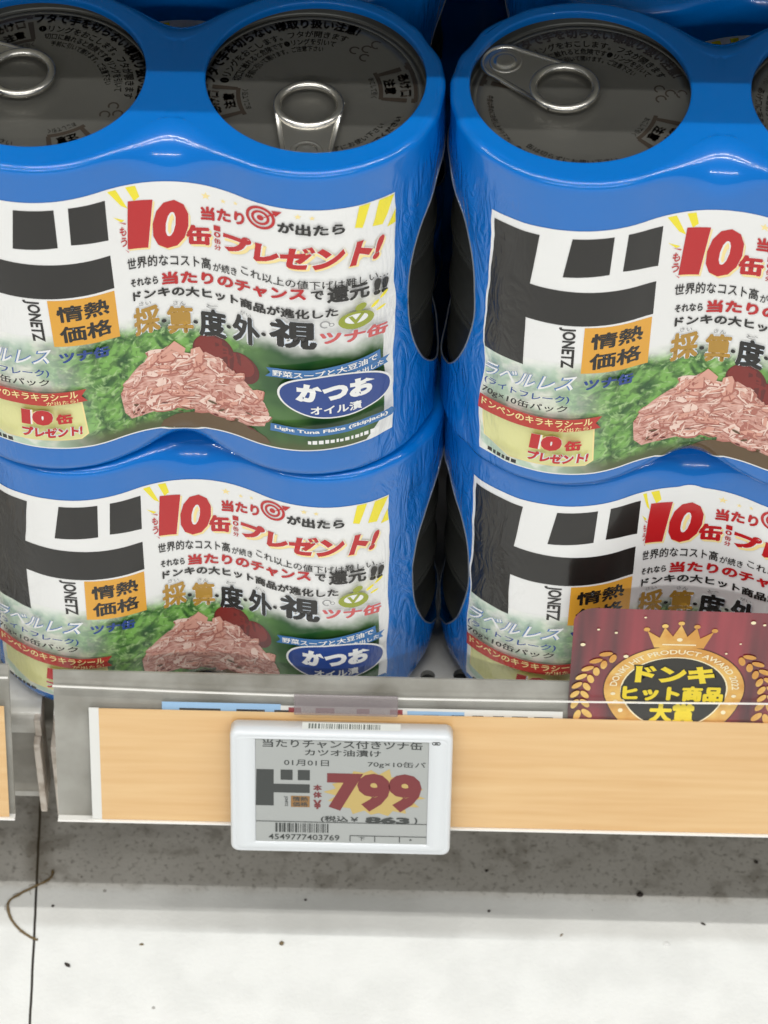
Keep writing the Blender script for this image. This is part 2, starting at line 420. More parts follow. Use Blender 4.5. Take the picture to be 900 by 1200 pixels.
# screen: flat art in (x, v) rail millimetres
fl = Flat(); X0, X1, Y0, Y1 = 20.45, 74.95, -50.65, -11.25
fl.rect(X0, Y0-.2, X1, Y1+.2, 0); fl.up(.02)
def ty(f): return Y1-(Y1-Y0)*f     # fraction down the screen
def tx(f): return X0+(X1-X0)*f
def T(s, fx0, fy0, fx1, fy1, mi, bold=0.0): fl.text(s, (tx(fx0), ty(fy1), tx(fx1), ty(fy0)), mi, bold)
T('当たりチャンス付きツナ缶', .04, -.005, .965, .075, 1, .02)
T('カツオ油漬け', .285, .085, .725, .150, 1, .02)
T('01月01日', .165, .19, .425, .25, 1, .01); T('70g×10缶パ', .65, .19, .985, .255, 1, .01)
rnd = random.Random(3); star = []
for k in range(34):
    a = 2*math.pi*k/34; r = (1.0 if k % 2 else .80)*(.92+.16*rnd.random())
    star.append((tx(.695+.285*r*math.cos(a)), ty(.50-.235*r*math.sin(a))))
cxs, cys = tx(.695), ty(.50)
for k in range(34): fl.poly([(cxs, cys), star[k], star[(k+1) % 34]], 3)
fl.up(.02)
T('799', .415, .31, .965, .685, 2, .055)
def lg(pts, mi): fl.poly([(tx(a), ty(b)) for a, b in pts], mi)
lg([(.005, .29), (.105, .29), (.105, .645), (.0, .645)], 1)
lg([(.105, .43), (.315, .43), (.315, .515), (.105, .515)], 1)
lg([(.145, .29), (.215, .29), (.215, .39), (.145, .39)], 1); lg([(.245, .29), (.315, .29), (.315, .39), (.245, .39)], 1)
lg([(.205, .545), (.315, .545), (.315, .655), (.205, .655)], 4)
fl.text('JONETZ', ((tx(.165), ty(.55)), (tx(.165), ty(.65)), (tx(.188), ty(.65)), (tx(.188), ty(.55))), 1, .02)
fl.up(.02)
T('情熱', .215, .552, .305, .597, 1, .02); T('価格', .215, .603, .305, .648, 1, .02)
for i, ch in enumerate('本体'): T(ch, .335, .43+.07*i, .385, .49+.07*i, 2, .04)
T('￥', .335, .58, .385, .67, 2, .05)
T('(税込￥', .38, .735, .60, .80, 1, .02); T('863', .64, .735, .90, .80, 1, .05); T(')', .925, .735, .945, .80, 1, .03)
fl.rect(tx(0), ty(.803), tx(1), ty(.797), 1)
rnd = random.Random(11); xx = .115
while xx < .43:
    w = rnd.choice((.004, .004, .008, .012)); fl.rect(tx(xx), ty(.905), tx(xx+w), ty(.815), 1); xx += w+rnd.choice((.004, .006, .009))
T('4549777403769', .075, .925, .49, .98, 1, .005)
for a, b in ((.55, .555), (.695, .70), (.84, .845)): fl.rect(tx(a), ty(.985), tx(b), ty(.93), 1)
fl.rect(tx(.55), ty(.93), tx(1), ty(.924), 1); T('下', .60, .94, .64, .975, 1); T('・', .90, .95, .915, .965, 1)
bm = fl.warp(lambda x, y, z: rp(x, y, 7.45+z)); tchild('screen', bm, [M_SCR, M_EINK, M_ERED, M_EYEL, M_EBRN])
# bar code sticker on the top bevel and a small raised mark on the corner
fl = Flat(); fl.rect(35, -.8, 66, .8, 0); fl.up(.02); rnd = random.Random(5); xx = 37.0
while xx < 59.8:
    w = rnd.choice((.25, .4, .6)); fl.rect(xx, -.62, xx+w, .55, 1); xx += w+rnd.choice((.25, .35, .5))
bm = fl.warp(lambda x, y, z: rp(x, -8.44+z, 3.5-y*2.4)); tchild('barcode_sticker', bm, [mat('sticker', lin((222, 226, 220)), .5), mat('sticker_ink', lin((110, 118, 112)), .6)])
fl = Flat(); fl.ring(76.6, -11.2, .4, .65, 0, n=12); fl.ring(78.0, -11.2, .4, .65, 0, n=12); fl.rect(76.6, -11.75, 78, -11.5, 0); fl.rect(76.6, -10.9, 78, -10.65, 0)
bm = fl.warp(lambda x, y, z: rp(x, y, 7.95)); tchild('tag_mark', bm, M_EINK)
bm = bmesh.new(); add_box(bm, (32.3*MM, -6*MM, .5*MM), (65*MM, 1.6*MM, 1.3*MM), bev=.3*MM, M=RAILM)
mc = mat('clip_smoke', lin((150, 140, 142)), .3); mc.node_tree.nodes['Principled BSDF'].inputs['Alpha'].default_value = .45; tchild('tag_clip', bm, mc)

# ------------------------------------------------------------------ award card
def curtain():
    m = mat('curtain_print', lin((120, 32, 46)), .3, coat=.5); nt = m.node_tree; b = nt.nodes['Principled BSDF']
    uv = nt.nodes.new('ShaderNodeUVMap'); mp = nt.nodes.new('ShaderNodeMapping'); mp.inputs['Rotation'].default_value = (0, 0, math.radians(24)); mp.inputs['Scale'].default_value = (1, .05, 1)
    w = nt.nodes.new('ShaderNodeTexNoise'); w.inputs['Scale'].default_value = 7; w.inputs['Detail'].default_value = 2
    cr = nt.nodes.new('ShaderNodeValToRGB'); e = cr.color_ramp.elements
    e[0].position = .32; e[0].color = (*lin((70, 14, 26)), 1); e[1].position = .68; e[1].color = (*lin((158, 44, 58)), 1)
    nt.links.new(uv.outputs[0], mp.inputs[0]); nt.links.new(mp.outputs[0], w.inputs['Vector']); nt.links.new(w.outputs['Fac'], cr.inputs[0]); nt.links.new(cr.outputs[0], b.inputs['Base Color'])
    return m
fl = Flat(); CX = 151.2     # card space: x in mm, y above the bend
def rarc(cx, cy, r, a0, a1, n=6): return [(cx+r*math.cos(math.radians(a0+(a1-a0)*k/n)), cy+r*math.sin(math.radians(a0+(a1-a0)*k/n))) for k in range(n+1)]
fl.poly([(118.6, -14), (184, -14)] + rarc(177.5, 39.5, 6.5, 0, 90) + rarc(125, 40, 6.8, 90, 173), 0)
fl.up(.04); fl.ell(CX, 7.2, 22.3, 22.0, 5, 56)
fl.up(.04); fl.ell(CX, 7.2, 21.9, 21.6, 1, 56)
fl.up(.04); fl.ell(CX, 7.0, 16.8, 16.6, 4, 48); fl.up(.04); fl.ell(CX, 7.0, 16.3, 16.1, 2, 48)
# crown
cr_ = [(CX-7.6, 28.2), (CX+7.6, 28.2), (CX+10.2, 36.4), (CX+6.2, 33.0), (CX+4.9, 38.2), (CX+2.2, 33.8), (CX, 39.6), (CX-2.2, 33.8), (CX-4.9, 38.2), (CX-6.2, 33.0), (CX-10.2, 36.4)]
fl.poly(cr_, 1)
for x, y in ((0, 40.3), (4.9, 38.8), (-4.9, 38.8), (10.4, 37), (-10.4, 37)): fl.ell(CX+x, y, 1.0, 1.0, 1, 12)
fl.up(.04); fl.rect(CX-5.2, 29.5, CX+5.2, 30.1, 4); fl.ell(CX, 32.3, .9, .9, 4, 10)
# ring lettering
def ringtext(s, r, a0, a1, mi, h, bold=.02):
    V, F, w, hh = glyphs(s, bold)
    fl.text(s, (0, 0, 1, 1), mi, bold, fn=lambda u, v: (CX+(r+h*v)*math.cos(math.radians(a0+(a1-a0)*u)), 7.1+(r+h*v)*math.sin(math.radians(a0+(a1-a0)*u))))
ringtext('DONKI HIT PRODUCT AWARD 2022', 18.0, 176, 2, 4, 2.3)
for a in (-8, 188, 200, 212, -20, -32): fl.ell(CX+19.1*math.cos(math.radians(a)), 7.1+19.1*math.sin(math.radians(a)), .8, .8, 4, 8)
# lettering in the medallion: dark plate, then yellow characters
for s, x0, y0, x1, y1 in (('ドンキ', CX-12.6, 10.5, CX+12.2, 19.2), ('ヒット商品', CX-16.0, 1.2, CX+15.6, 9.2), ('大賞', CX-7.2, -7.5, CX+7.2, .2)):
    fl.text(s, (x0-.6, y0-.6, x1+.6, y1+.6), 2, .11)
fl.up(.04)
for s, x0, y0, x1, y1 in (('ドンキ', CX-12.6, 10.5, CX+12.2, 19.2), ('ヒット商品', CX-16.0, 1.2, CX+15.6, 9.2), ('大賞', CX-7.2, -7.5, CX+7.2, .2)):
    fl.text(s, (x0, y0, x1, y1), 3, .062)
# laurel branches
for sg in (-1, 1):
    for k in range(9):
        a = math.radians(136+k*8.5); da = a-math.pi/2
        px, py = 29.3*math.cos(a), 3+29.3*math.sin(a)
        for s2 in (-1, 1):
            ang = a-math.pi/2-s2*.55; rr = 29.3+s2*1.55
            fl.ell(CX-sg*rr*math.cos(a)*-1, 3+rr*math.sin(a), 2.15, 1.05, 1, 14, ang if sg > 0 else math.pi-ang)
# sparkles
for x, y, r in ((121.6, 29, .8), (126, 36.6, .45), (131.5, 35.2, .5), (135.2, 23.6, .8), (173, 41.5, .8), (176.5, 40.5, .5), (140, 43, .4), (166, 26, .4), (170, 31, .35)): fl.ell(x, y, r, r, 4, 10)
BENDZ = 32.6
def cardmap(x, y, z):
    if y >= 0: return Vector((x, -48.6-z+.05*0, BENDZ+y))*MM
    p = Vector((x, -48.6, BENDZ))*MM
    return p + (rp(0, y)-rp(0, 0)) + Vector((0, NV_[0], NV_[1]))*(z*MM)
fl.split(0, -1, 1, 0.0, 0.01, 1)
bm = fl.warp(cardmap, .02)
tag(link_mesh('award_card', bm, [curtain(), mat('card_gold', lin((214, 154, 72)), .3, metal=.25, var=(90, lin((244, 204, 116)), .42, .66)), mat('card_black', lin((34, 33, 27)), .35), mat('card_yellow', lin((240, 214, 40)), .4), mat('card_cream', lin((250, 236, 196)), .4), mat('card_brown', lin((70, 22, 28)), .4)]),
    'dark red award card with a gold crown and medallion standing behind the rail', 'promotional card')
# ------------------------------------------------------------------ tuna packs
# film contour of a pack: two cans side by side with the film bridging the valleys (mm)
R=37.7; A=37.1; H=124.0; DV=9.5; AL=math.radians(28)
def _half():
    pts=[]
    lx=A-R*math.sin(AL); ly=-R*math.cos(AL); y0=-(R-DV); m=-math.tan(AL)
    for i in range(24):
        t=i/24; h00=2*t**3-3*t*t+1; h01=-2*t**3+3*t*t; h11=t**3-t*t
        pts.append((lx*t, y0*h00+ly*h01+h11*m*lx))
    n=130
    a0=-math.pi/2-AL; a1=math.pi/2+AL
    for i in range(n+1):
        a=a0+(a1-a0)*i/n
        pts.append((A+R*math.cos(a),R*math.sin(a)))
    for i in range(23,-1,-1): pts.append((pts[i][0],-pts[i][1]))
    return pts
HP=_half(); HS=[0.0]
for i in range(1,len(HP)): HS.append(HS[-1]+math.hypot(HP[i][0]-HP[i-1][0],HP[i][1]-HP[i-1][1]))
L=HS[-1]
def outl(s):
    sg=1 if s>=0 else -1; s=min(abs(s),L-1e-6)
    i=min(max(bisect.bisect_right(HS,s)-1,0),len(HP)-2)
    t=(s-HS[i])/(HS[i+1]-HS[i])
    x=HP[i][0]+t*(HP[i+1][0]-HP[i][0]); y=HP[i][1]+t*(HP[i+1][1]-HP[i][1])
    def tang(j):
        a=HP[max(j-1,0)]; b=HP[min(j+1,len(HP)-1)]
        if j==0: return (1,0)
        if j==len(HP)-1: return (-1,0)
        d=math.hypot(b[0]-a[0],b[1]-a[1]); return ((b[0]-a[0])/d,(b[1]-a[1])/d)
    ta=tang(i);tb=tang(i+1)
    tx=ta[0]+t*(tb[0]-ta[0]); ty=ta[1]+t*(tb[1]-ta[1]); d=math.hypot(tx,ty)
    nx,ny=ty/d,-tx/d
    return sg*x,y,sg*nx,ny
def vv(s):
    s=abs(s); return math.exp(-(s/10)**2)+math.exp(-((L-s)/10)**2)
def S(s,w,off=0.0,H=H,rb0=2.6):
    x,y,nx,ny=outl(s); v=vv(s); rt=2.2+10*v; rb=rb0+12.5*v+(13.0*math.exp(-((abs(s)-L/2)/24)**2) if rb0>3 else 0)
    if w>H-rt: t=min((w-(H-rt))/rt,1)*math.pi/2; ins=rt*(1-math.cos(t)); z=H-rt+rt*math.sin(t); c,sn=math.cos(t),math.sin(t)
    elif w<rb: t=min((rb-w)/rb,1)*math.pi/2; ins=rb*(1-math.cos(t)); z=rb-rb*math.sin(t); c,sn=math.cos(t),-math.sin(t)
    else: ins=0; z=w; c,sn=1,0
    return x-nx*(ins-off*c), y-ny*(ins-off*c), z+off*sn

S_SIDE = L/2
def vnoise(s, w, seed):
    return noise.noise(Vector((s/7.0, w/16.0, seed*7.3))) + .25*noise.noise(Vector((s/6.0, w/9.0, seed*3.1+5)))
def wrinkle(s, w, seed):
    a = abs(s)
    g = min(max((a-52)/16, 0), 1)*min(max((L-52-a)/16, 0), 1)       # the sides pucker most
    amp = .04+.46*g
    if a > 40: amp += .13*min((a-40)/14, 1)*min(max((L-40-a)/16, 0), 1)
    return amp*vnoise(s, w, seed)
def surf(s, w, off, seed, h=H, rb=2.6):
    return S(s, w, off+wrinkle(s, w, seed), h, rb)

def creases(nt, tc, bp, strength):
    """puckered creases where the film shrank round the sides of the pack"""
    N = nt.nodes.new; L2 = nt.links.new
    mp2 = N('ShaderNodeMapping'); mp2.inputs['Scale'].default_value = (1, 1, .30); mp2.inputs['Rotation'].default_value = (.12, .15, 0)
    n2 = N('ShaderNodeTexNoise'); n2.inputs['Scale'].default_value = 150; n2.inputs['Detail'].default_value = 4; n2.inputs['Distortion'].default_value = 1.4
    ab = N('ShaderNodeMath'); ab.operation = 'SUBTRACT'; ab.inputs[1].default_value = .5
    ab2 = N('ShaderNodeMath'); ab2.operation = 'ABSOLUTE'
    sx = N('ShaderNodeSeparateXYZ'); ax = N('ShaderNodeMath'); ax.operation = 'ABSOLUTE'
    mr = N('ShaderNodeMapRange'); mr.interpolation_type = 'SMOOTHSTEP'; mr.inputs[1].default_value = .040; mr.inputs[2].default_value = .066; mr.inputs[4].default_value = strength
    bp2 = N('ShaderNodeBump'); bp2.inputs['Distance'].default_value = .0045
    L2(tc.outputs['Object'], mp2.inputs[0]); L2(mp2.outputs[0], n2.inputs['Vector']); L2(n2.outputs['Fac'], ab.inputs[0]); L2(ab.outputs[0], ab2.inputs[0]); L2(ab2.outputs[0], bp2.inputs['Height'])
    mz = N('ShaderNodeMapRange'); mz.interpolation_type = 'SMOOTHSTEP'; mz.inputs[1].default_value = .119; mz.inputs[2].default_value = .108; mu = N('ShaderNodeMath'); mu.operation = 'MULTIPLY'
    L2(sx.outputs[2], mz.inputs[0]); L2(mr.outputs[0], mu.inputs[0]); L2(mz.outputs[0], mu.inputs[1])
    L2(tc.outputs['Object'], sx.inputs[0]); L2(sx.outputs[0], ax.inputs[0]); L2(ax.outputs[0], mr.inputs[0]); L2(mu.outputs[0], bp2.inputs['Strength']); L2(bp.outputs[0], bp2.inputs['Normal'])
    return bp2
def film_material():
    m = mat('blue_film', lin((0, 108, 193)), .25, coat=.7, coat_r=.015, spec=.25); nt = m.node_tree; b = nt.nodes['Principled BSDF']
    tc = nt.nodes.new('ShaderNodeTexCoord'); mp = nt.nodes.new('ShaderNodeMapping'); mp.inputs['Scale'].default_value = (1, 1, .45)
    n = nt.nodes.new('ShaderNodeTexNoise'); n.inputs['Scale'].default_value = 230; n.inputs['Detail'].default_value = 2
    bp = nt.nodes.new('ShaderNodeBump'); bp.inputs['Strength'].default_value = .02; bp.inputs['Distance'].default_value = .0008
    nt.links.new(tc.outputs['Object'], mp.inputs[0]); nt.links.new(mp.outputs[0], n.inputs['Vector']); nt.links.new(n.outputs['Fac'], bp.inputs['Height'])
    bp = creases(nt, tc, bp, .40)
    nt.links.new(bp.outputs[0], b.inputs['Normal']); nt.links.new(bp.outputs[0], b.inputs['Coat Normal'])
    return m
M_FILM = film_material(); M_CUT = mat('film_cut_edge', lin((104, 112, 124)), .35, coat=.4)
M_LID = mat('lid_coating', lin((110, 109, 103)), .34, metal=.55, bump=(500, .05, .0004))
M_LIDINK = mat('lid_ink', lin((50, 42, 34)), .45)
M_TIN = mat('tin_side', lin((78, 79, 76)), .4, metal=.7, bump=(60, .1, .001))
M_RING = mat('ring_steel', lin((216, 213, 205)), .27, metal=1.0)

def can_mesh(top, lidrot=0.0):
    bm = bmesh.new(); h = H/5-.15; R_ = 36.2
    k = MM
    prof = [(R_-3, .4), (R_-1.2, .1), (R_-.2, .5), (R_, 1.4), (R_-.2, 2.3), (R_-.7, 2.6), (R_-.7, h*.5), (R_-.7, h-2.6), (R_-.2, h-2.3), (R_, h-1.4), (R_-.2, h-.5), (R_-1.1, h-.1), (R_-2.3, h-.4)]
    n0 = len(prof)
    if top: prof += [(R_-2.7, h-1.2), (R_-3.1, h-4.2), (R_-3.5, h-4.9), (R_-4.4, h-4.9), (R_-4.9, h-4.3), (R_-5.5, h-4.25), (30.45, h-4.3), (30.3, h-4.5), (30.15, h-4.3), (27.2, h-4.3), (26.4, h-4.6), (12.5, h-4.6), (12, h-4.75), (0, h-4.75)]
    else: prof += [(R_-3, h-1.5), (0, h-1.5)]
    add_lathe(bm, [(r*k, z*k) for r, z in prof], 96 if top else 64, mis=[0]*(n0+2)+[1]*(len(prof)-n0-3) if top else None)
    if top:
        zl = h-4.6+.04
        def arc(s, r, a0, a1, hgt, bold=.015):
            fl.text(s, (0, 0, 1, 1), 0, bold, fn=lambda u, v: ((r+hgt*v)*math.cos(math.radians(a0+(a1-a0)*u)), (r+hgt*v)*math.sin(math.radians(a0+(a1-a0)*u))))
        fl = Flat()
        arc('フタで手を切らない様取り扱い注意!', 26.3, 174, 62, 4.0, .05)
        arc('❶リングをおこします。フタが開きます', 22.9, 172, 66, 2.8, .02)
        arc('切口に触れると危険です❷リングを引いて', 19.9, 168, 72, 2.5, .02)
        arc('手前に引いて開けます。ご注意下さい', 17.1, 162, 80, 2.3, .02)
        for a0 in (8, 190):                      # boxed warning, twice
            def bx(x0, x1, r0, r1):
                fl.poly([((r)*math.cos(math.radians(a)), r*math.sin(math.radians(a))) for r, a in ((r0, a0+x0), (r1, a0+x0), (r1, a0+x1), (r0, a0+x1))], 0)
            bx(-15, -11.5, 20, 29.6); bx(12.5, 16, 20, 29.6); 
            for q in range(-14, 15, 4): bx(q, q+4, 19.2, 20.4); bx(q, q+4, 28.9, 30.0)
            arc('あけ口', 25.0, a0+10, a0-10, 3.4, .06); arc('注意', 20.8, a0+8, a0-8, 3.4, .06)
            arc('おこして引く', 17, a0+13, a0-13, 1.8)
        arc('あけ口に手を入れないでください', 27.6, 262, 340, -2.2, .02); arc('缶は切らずにお使い下さい', 24.6, 266, 330, -2.0)
        arc('中身は早めにお召し上がり下さい', 27.4, 215, 258, -2.0)
        for a, r in ((50, 24), (45, 21), (56, 21.5), (48, 27)):   # little hand-drawn opening pictogram strokes
            fl.ring(r*math.cos(math.radians(a)), r*math.sin(math.radians(a)), 1.1, 1.6, 0, 10, .5, 5)
        c, s = math.cos(math.radians(lidrot)), math.sin(math.radians(lidrot))
        b2 = fl.warp(lambda x, y, z: Vector(((c*x-s*y), (s*x+c*y), zl+(.30 if math.hypot(x, y) > 26.2 else 0)))*MM)
        for f in b2.faces: f.material_index = 2
        tmp = bpy.data.meshes.new('lettering'); b2.to_mesh(tmp); b2.free(); bm.from_mesh(tmp); bpy.data.meshes.remove(tmp); fl.bm.free()
    me = bpy.data.meshes.new('can'); bm.to_mesh(me); bm.free()
    for m in (M_TIN, M_LID, M_LIDINK): me.materials.append(m)
    return me
CAN_PLAIN = can_mesh(False)

def ring_mesh():
    bm = bmesh.new(); z = 0
    # local: rivet at origin, ring centre at x = 19.5
    pts = [(19.5+8.7*math.cos(2*math.pi*k/40), 8.7*math.sin(2*math.pi*k/40), 1.25) for k in range(40)]
    add_tube(bm, [tuple(c*MM for c in p) for p in pts], 1.3*MM, 10, closed=True)
    # tab plate: hull of a small and a big circle, minus the finger hole
    out = []
    al = math.acos((9.4-6.6)/19.5)
    for k in range(17):
        a = -al+2*al*k/16; out.append((19.5+9.4*math.cos(a), 9.4*math.sin(a)))
    for k in range(17):
        a = al+(2*math.pi-2*al)*k/16; out.append((6.6*math.cos(a), 6.6*math.sin(a)))
    hole = [(19.5+8.1*math.cos(2*math.pi*k/40), 8.1*math.sin(2*math.pi*k/40)) for k in range(40)]
    for zz, flip in ((1.35, False), (.75, True)):
        vo = [bm.verts.new((x*MM, y*MM, zz*MM)) for x, y in out]; vh = [bm.verts.new((x*MM, y*MM, zz*MM)) for x, y in hole]
        es = [bm.edges.new((vo[i], vo[(i+1) % len(vo)])) for i in range(len(vo))]+[bm.edges.new((vh[i], vh[(i+1) % 40])) for i in range(40)]
        r = bmesh.ops.triangle_fill(bm, edges=es, use_beauty=True)
        fs = [f for f in r['geom'] if isinstance(f, bmesh.types.BMFace)]
        bmesh.ops.delete(bm, geom=[f for f in fs if math.hypot(f.calc_center_median().x-19.5*MM, f.calc_center_median().y) < 8.0*MM and False], context='FACES_ONLY')
    # rolled rim along the plate sides
    side = [(x*MM, y*MM, 1.1*MM) for x, y in out[16:]]+[(out[0][0]*MM, out[0][1]*MM, 1.1*MM)]
    add_tube(bm, side, .8*MM, 8)
    # rivet and the curved slit plate round it
    add_lathe(bm, [(r*MM, zz*MM) for r, zz in ((4.6, 1.35), (4.3, 1.75), (3.9, 1.6), (3.2, 1.45), (2.9, 2.0), (2.3, 2.3), (1.2, 2.15), (0, 2.0))], 28)
    me = bpy.data.meshes.new('ring_pull'); bm.to_mesh(me); bm.free(); me.materials.append(M_RING); me.materials.append(M_LID)
    return me
RING = ring_mesh()

# printed label, drawn flat in millimetres (c across, b up), then laid on the film of each pack
def lmat(name, col, rough=.24):
    m = mat(name, lin(col), rough, coat=.22, coat_r=.06, spec=.35, bump=(170, .06, .0008)); nt = m.node_tree
    bp = [n for n in nt.nodes if n.type == 'BUMP'][0]; tc = [n for n in nt.nodes if n.type == 'TEX_COORD'][0]; b = nt.nodes['Principled BSDF']
    o = creases(nt, tc, bp, .30); nt.links.new(o.outputs[0], b.inputs['Normal']); nt.links.new(o.outputs[0], b.inputs['Coat Normal'])
    return m
def photo_green():
    m = lmat('print_greens', (60, 110, 50)); nt = m.node_tree; b = nt.nodes['Principled BSDF']; L_ = nt.links
    uv = nt.nodes.new('ShaderNodeUVMap'); sp = nt.nodes.new('ShaderNodeSeparateXYZ'); L_.new(uv.outputs[0], sp.inputs[0])
    def nz(sc, det, dist=0.0):
        n = nt.nodes.new('ShaderNodeTexNoise'); n.inputs['Scale'].default_value = sc; n.inputs['Detail'].default_value = det; n.inputs['Distortion'].default_value = dist
        L_.new(uv.outputs[0], n.inputs['Vector']); return n.outputs['Fac']
    def rg(v, a, b_, c=0, d=1):
        n = nt.nodes.new('ShaderNodeMapRange'); n.interpolation_type = 'SMOOTHSTEP'
        for i, x in ((1, a), (2, b_), (3, c), (4, d)): n.inputs[i].default_value = x
        L_.new(v, n.inputs[0]); return n.outputs[0]
    def mt(op, a, c):
        n = nt.nodes.new('ShaderNodeMath'); n.operation = op
        for i, v in ((0, a), (1, c)):
            if isinstance(v, (int, float)): n.inputs[i].default_value = v
            else: L_.new(v, n.inputs[i])
        return n.outputs[0]
    def mx(f, a, c):
        n = nt.nodes.new('ShaderNodeMix'); n.data_type = 'RGBA'; L_.new(f, n.inputs[0])
        for i, v in ((6, a), (7, c)):
            if isinstance(v, tuple): n.inputs[i].default_value = (*lin(v), 1)
            else: L_.new(v, n.inputs[i])
        return n.outputs[2]
    leaf = mx(rg(nz(9, 4, 1.5), .36, .62), (36, 86, 36), (124, 178, 84))
    leaf = mx(rg(nz(22, 4, 2.0), .50, .70), leaf, (164, 200, 132))
    leaf = mx(mt('MULTIPLY', rg(nz(34, 2, .5), .5, .62), .55), leaf, (28, 66, 30))
    right = mx(rg(nz(6, 2), .35, .7), (34, 78, 38), (80, 120, 62))
    col = mx(rg(sp.outputs[0], .14, .30), leaf, right)
    # plate and shade of the salad at the bottom of the picture
    col = mx(rg(mt('ADD', sp.outputs[1], mt('MULTIPLY', nz(12, 2), .05)), .205, .150), col, (78, 88, 48))
    col = mx(rg(sp.outputs[0], -.24, -.50), col, mx(rg(nz(14, 3), .4, .6), (238, 240, 226), (190, 212, 190)))
    top = mt('ADD', sp.outputs[1], mt('MULTIPLY', mt('SUBTRACT', nz(10, 3), .5), .10))
    top = mt('ADD', top, rg(sp.outputs[0], .45, .75, 0, .03))
    col = mx(rg(top, .515, .605), col, (241, 241, 238))
    L_.new(col, b.inputs['Base Color']); return m
def photo_tuna():
    m = lmat('print_tuna', (200, 140, 120)); nt = m.node_tree; b = nt.nodes['Principled BSDF']; L_ = nt.links
    uv = nt.nodes.new('ShaderNodeUVMap'); mp = nt.nodes.new('ShaderNodeMapping'); mp.inputs['Rotation'].default_value = (0, 0, .5); mp.inputs['Scale'].default_value = (28, 70, 1)
    n = nt.nodes.new('ShaderNodeTexNoise'); n.inputs['Scale'].default_value = 1; n.inputs['Detail'].default_value = 5; n.inputs['Distortion'].default_value = 1.6
    cr = nt.nodes.new('ShaderNodeValToRGB'); e = cr.color_ramp.elements
    e[0].position = .30; e[0].color = (*lin((172, 106, 92)), 1); e[1].position = .70; e[1].color = (*lin((232, 190, 176)), 1)
    x = e.new(.48); x.color = (*lin((212, 158, 144)), 1)
    L_.new(uv.outputs[0], mp.inputs[0]); L_.new(mp.outputs[0], n.inputs['Vector']); L_.new(n.outputs['Fac'], cr.inputs[0]); L_.new(cr.outputs[0], b.inputs['Base Color']); return m
LMATS = [lmat('print_white', (238, 238, 236)), lmat('print_black', (32, 30, 28)), lmat('print_red', (190, 32, 36)), lmat('print_cream', (250, 228, 160)),
         lmat('print_gold', (180, 138, 54)), lmat('print_orange', (228, 166, 56)), lmat('print_yellow', (244, 228, 50)), lmat('print_navy', (34, 66, 138)),
         lmat('print_outline_blue', (84, 122, 182)), lmat('print_ribbon_blue', (58, 114, 172)), photo_green(), photo_tuna(), lmat('print_tomato', (128, 38, 32)),
         lmat('print_pink', (206, 92, 92)), lmat('print_flake_pale', (244, 214, 200)), lmat('print_flake_mid', (222, 164, 146)), lmat('print_flake_deep', (180, 112, 98)),
         lmat('print_plate', (96, 74, 46)), lmat('print_panel', (228, 226, 158)), lmat('print_ribbon_red', (186, 52, 42)), lmat('print_grey', (150, 150, 150)), lmat('print_lime', (150, 160, 50)),
         lmat('print_tomato_dark', (98, 30, 26)), lmat('print_pale_blue', (214, 224, 236))]
WHT, BLK, RED, CRM, GLD, ORG, YEL, NVY, OUT, RIB, GRN, TUN, TOM, PNK, FL1, FL2, FL3, PLT, PAN, RRD, GRY, LIM, TO2, PBL = range(24)
LB = Flat(); T_ = LB.text
def Q(c0, b0, c1, b1, rise=0.0, lean=0.0):
    return ((c0, b0), (c1, b0+rise), (c1+lean, b1+rise), (c0+lean, b1))
LB.poly([(-66.6, 11.5), (-30, 10.5), (0, 11), (40, 12), (69, 13.5), (69.2, 60), (69, 110.2), (42, 111), (14, 111.6), (-20, 111.8), (-45, 111.4), (-66.4, 110.2)], WHT)
LB.up(.03)
LB.poly([(-66.2, 12), (-30, 11), (0, 11.5), (40, 12.5), (60, 13.6), (65.6, 22), (66.0, 40), (65.0, 60), (30, 60), (0, 60), (-66.2, 58)], GRN)
LB.up(.03)
# the mark
LB.poly([(-65.2, 107.6), (-50.6, 108), (-52.6, 88.4), (-15.8, 86.6), (-15.8, 73.4), (-53.2, 74.6), (-53.2, 55.2), (-66, 55.2)], BLK)
LB.poly([(-43.4, 93.4), (-30.4, 94), (-29.8, 108.6), (-41.4, 108.4)], BLK); LB.poly([(-26.6, 94.4), (-15.7, 92.6), (-15.3, 108), (-25.8, 108.6)], BLK)
T_('JONETZ', ((-43.4, 73.4), (-43.4, 56.8), (-38.6, 56.8), (-38.6, 73.4)), BLK, .03)
LB.poly([(-36.4, 54.6), (-16, 53.4), (-16, 72.4), (-36.2, 73.4)], ORG)
# rays and stars
for P in ([(-14.3, 110.9), (-11.6, 110.9), (-8.3, 102.8), (-10.4, 104.4)], [(-8.6, 111), (-6.0, 111), (-5.0, 106.6), (-6.6, 105.2)], [(-13.4, 100.8), (-9.6, 98.6), (-10.8, 98.1)],
          [(57.6, 110.2), (61.0, 110.2), (58.4, 101.6), (56.2, 102.4)], [(63.8, 110), (68.8, 109.8), (64.6, 100.2), (61.4, 101)], [(68.9, 104), (68.9, 98.6), (66, 98.4)]): LB.poly(P, YEL)
def star(c, b, r):
    LB.poly([(c+(r if k % 2 == 0 else r*.42)*math.sin(math.pi*k/5), b+(r if k % 2 == 0 else r*.42)*math.cos(math.pi*k/5)) for k in range(10)], CRM)
for c, b, r in ((13.5, 107.6, 1.5), (18.6, 107.2, .9), (22.4, 108, .8), (40.5, 108.4, 1.1), (44.4, 108, .9)): star(c, b, r)
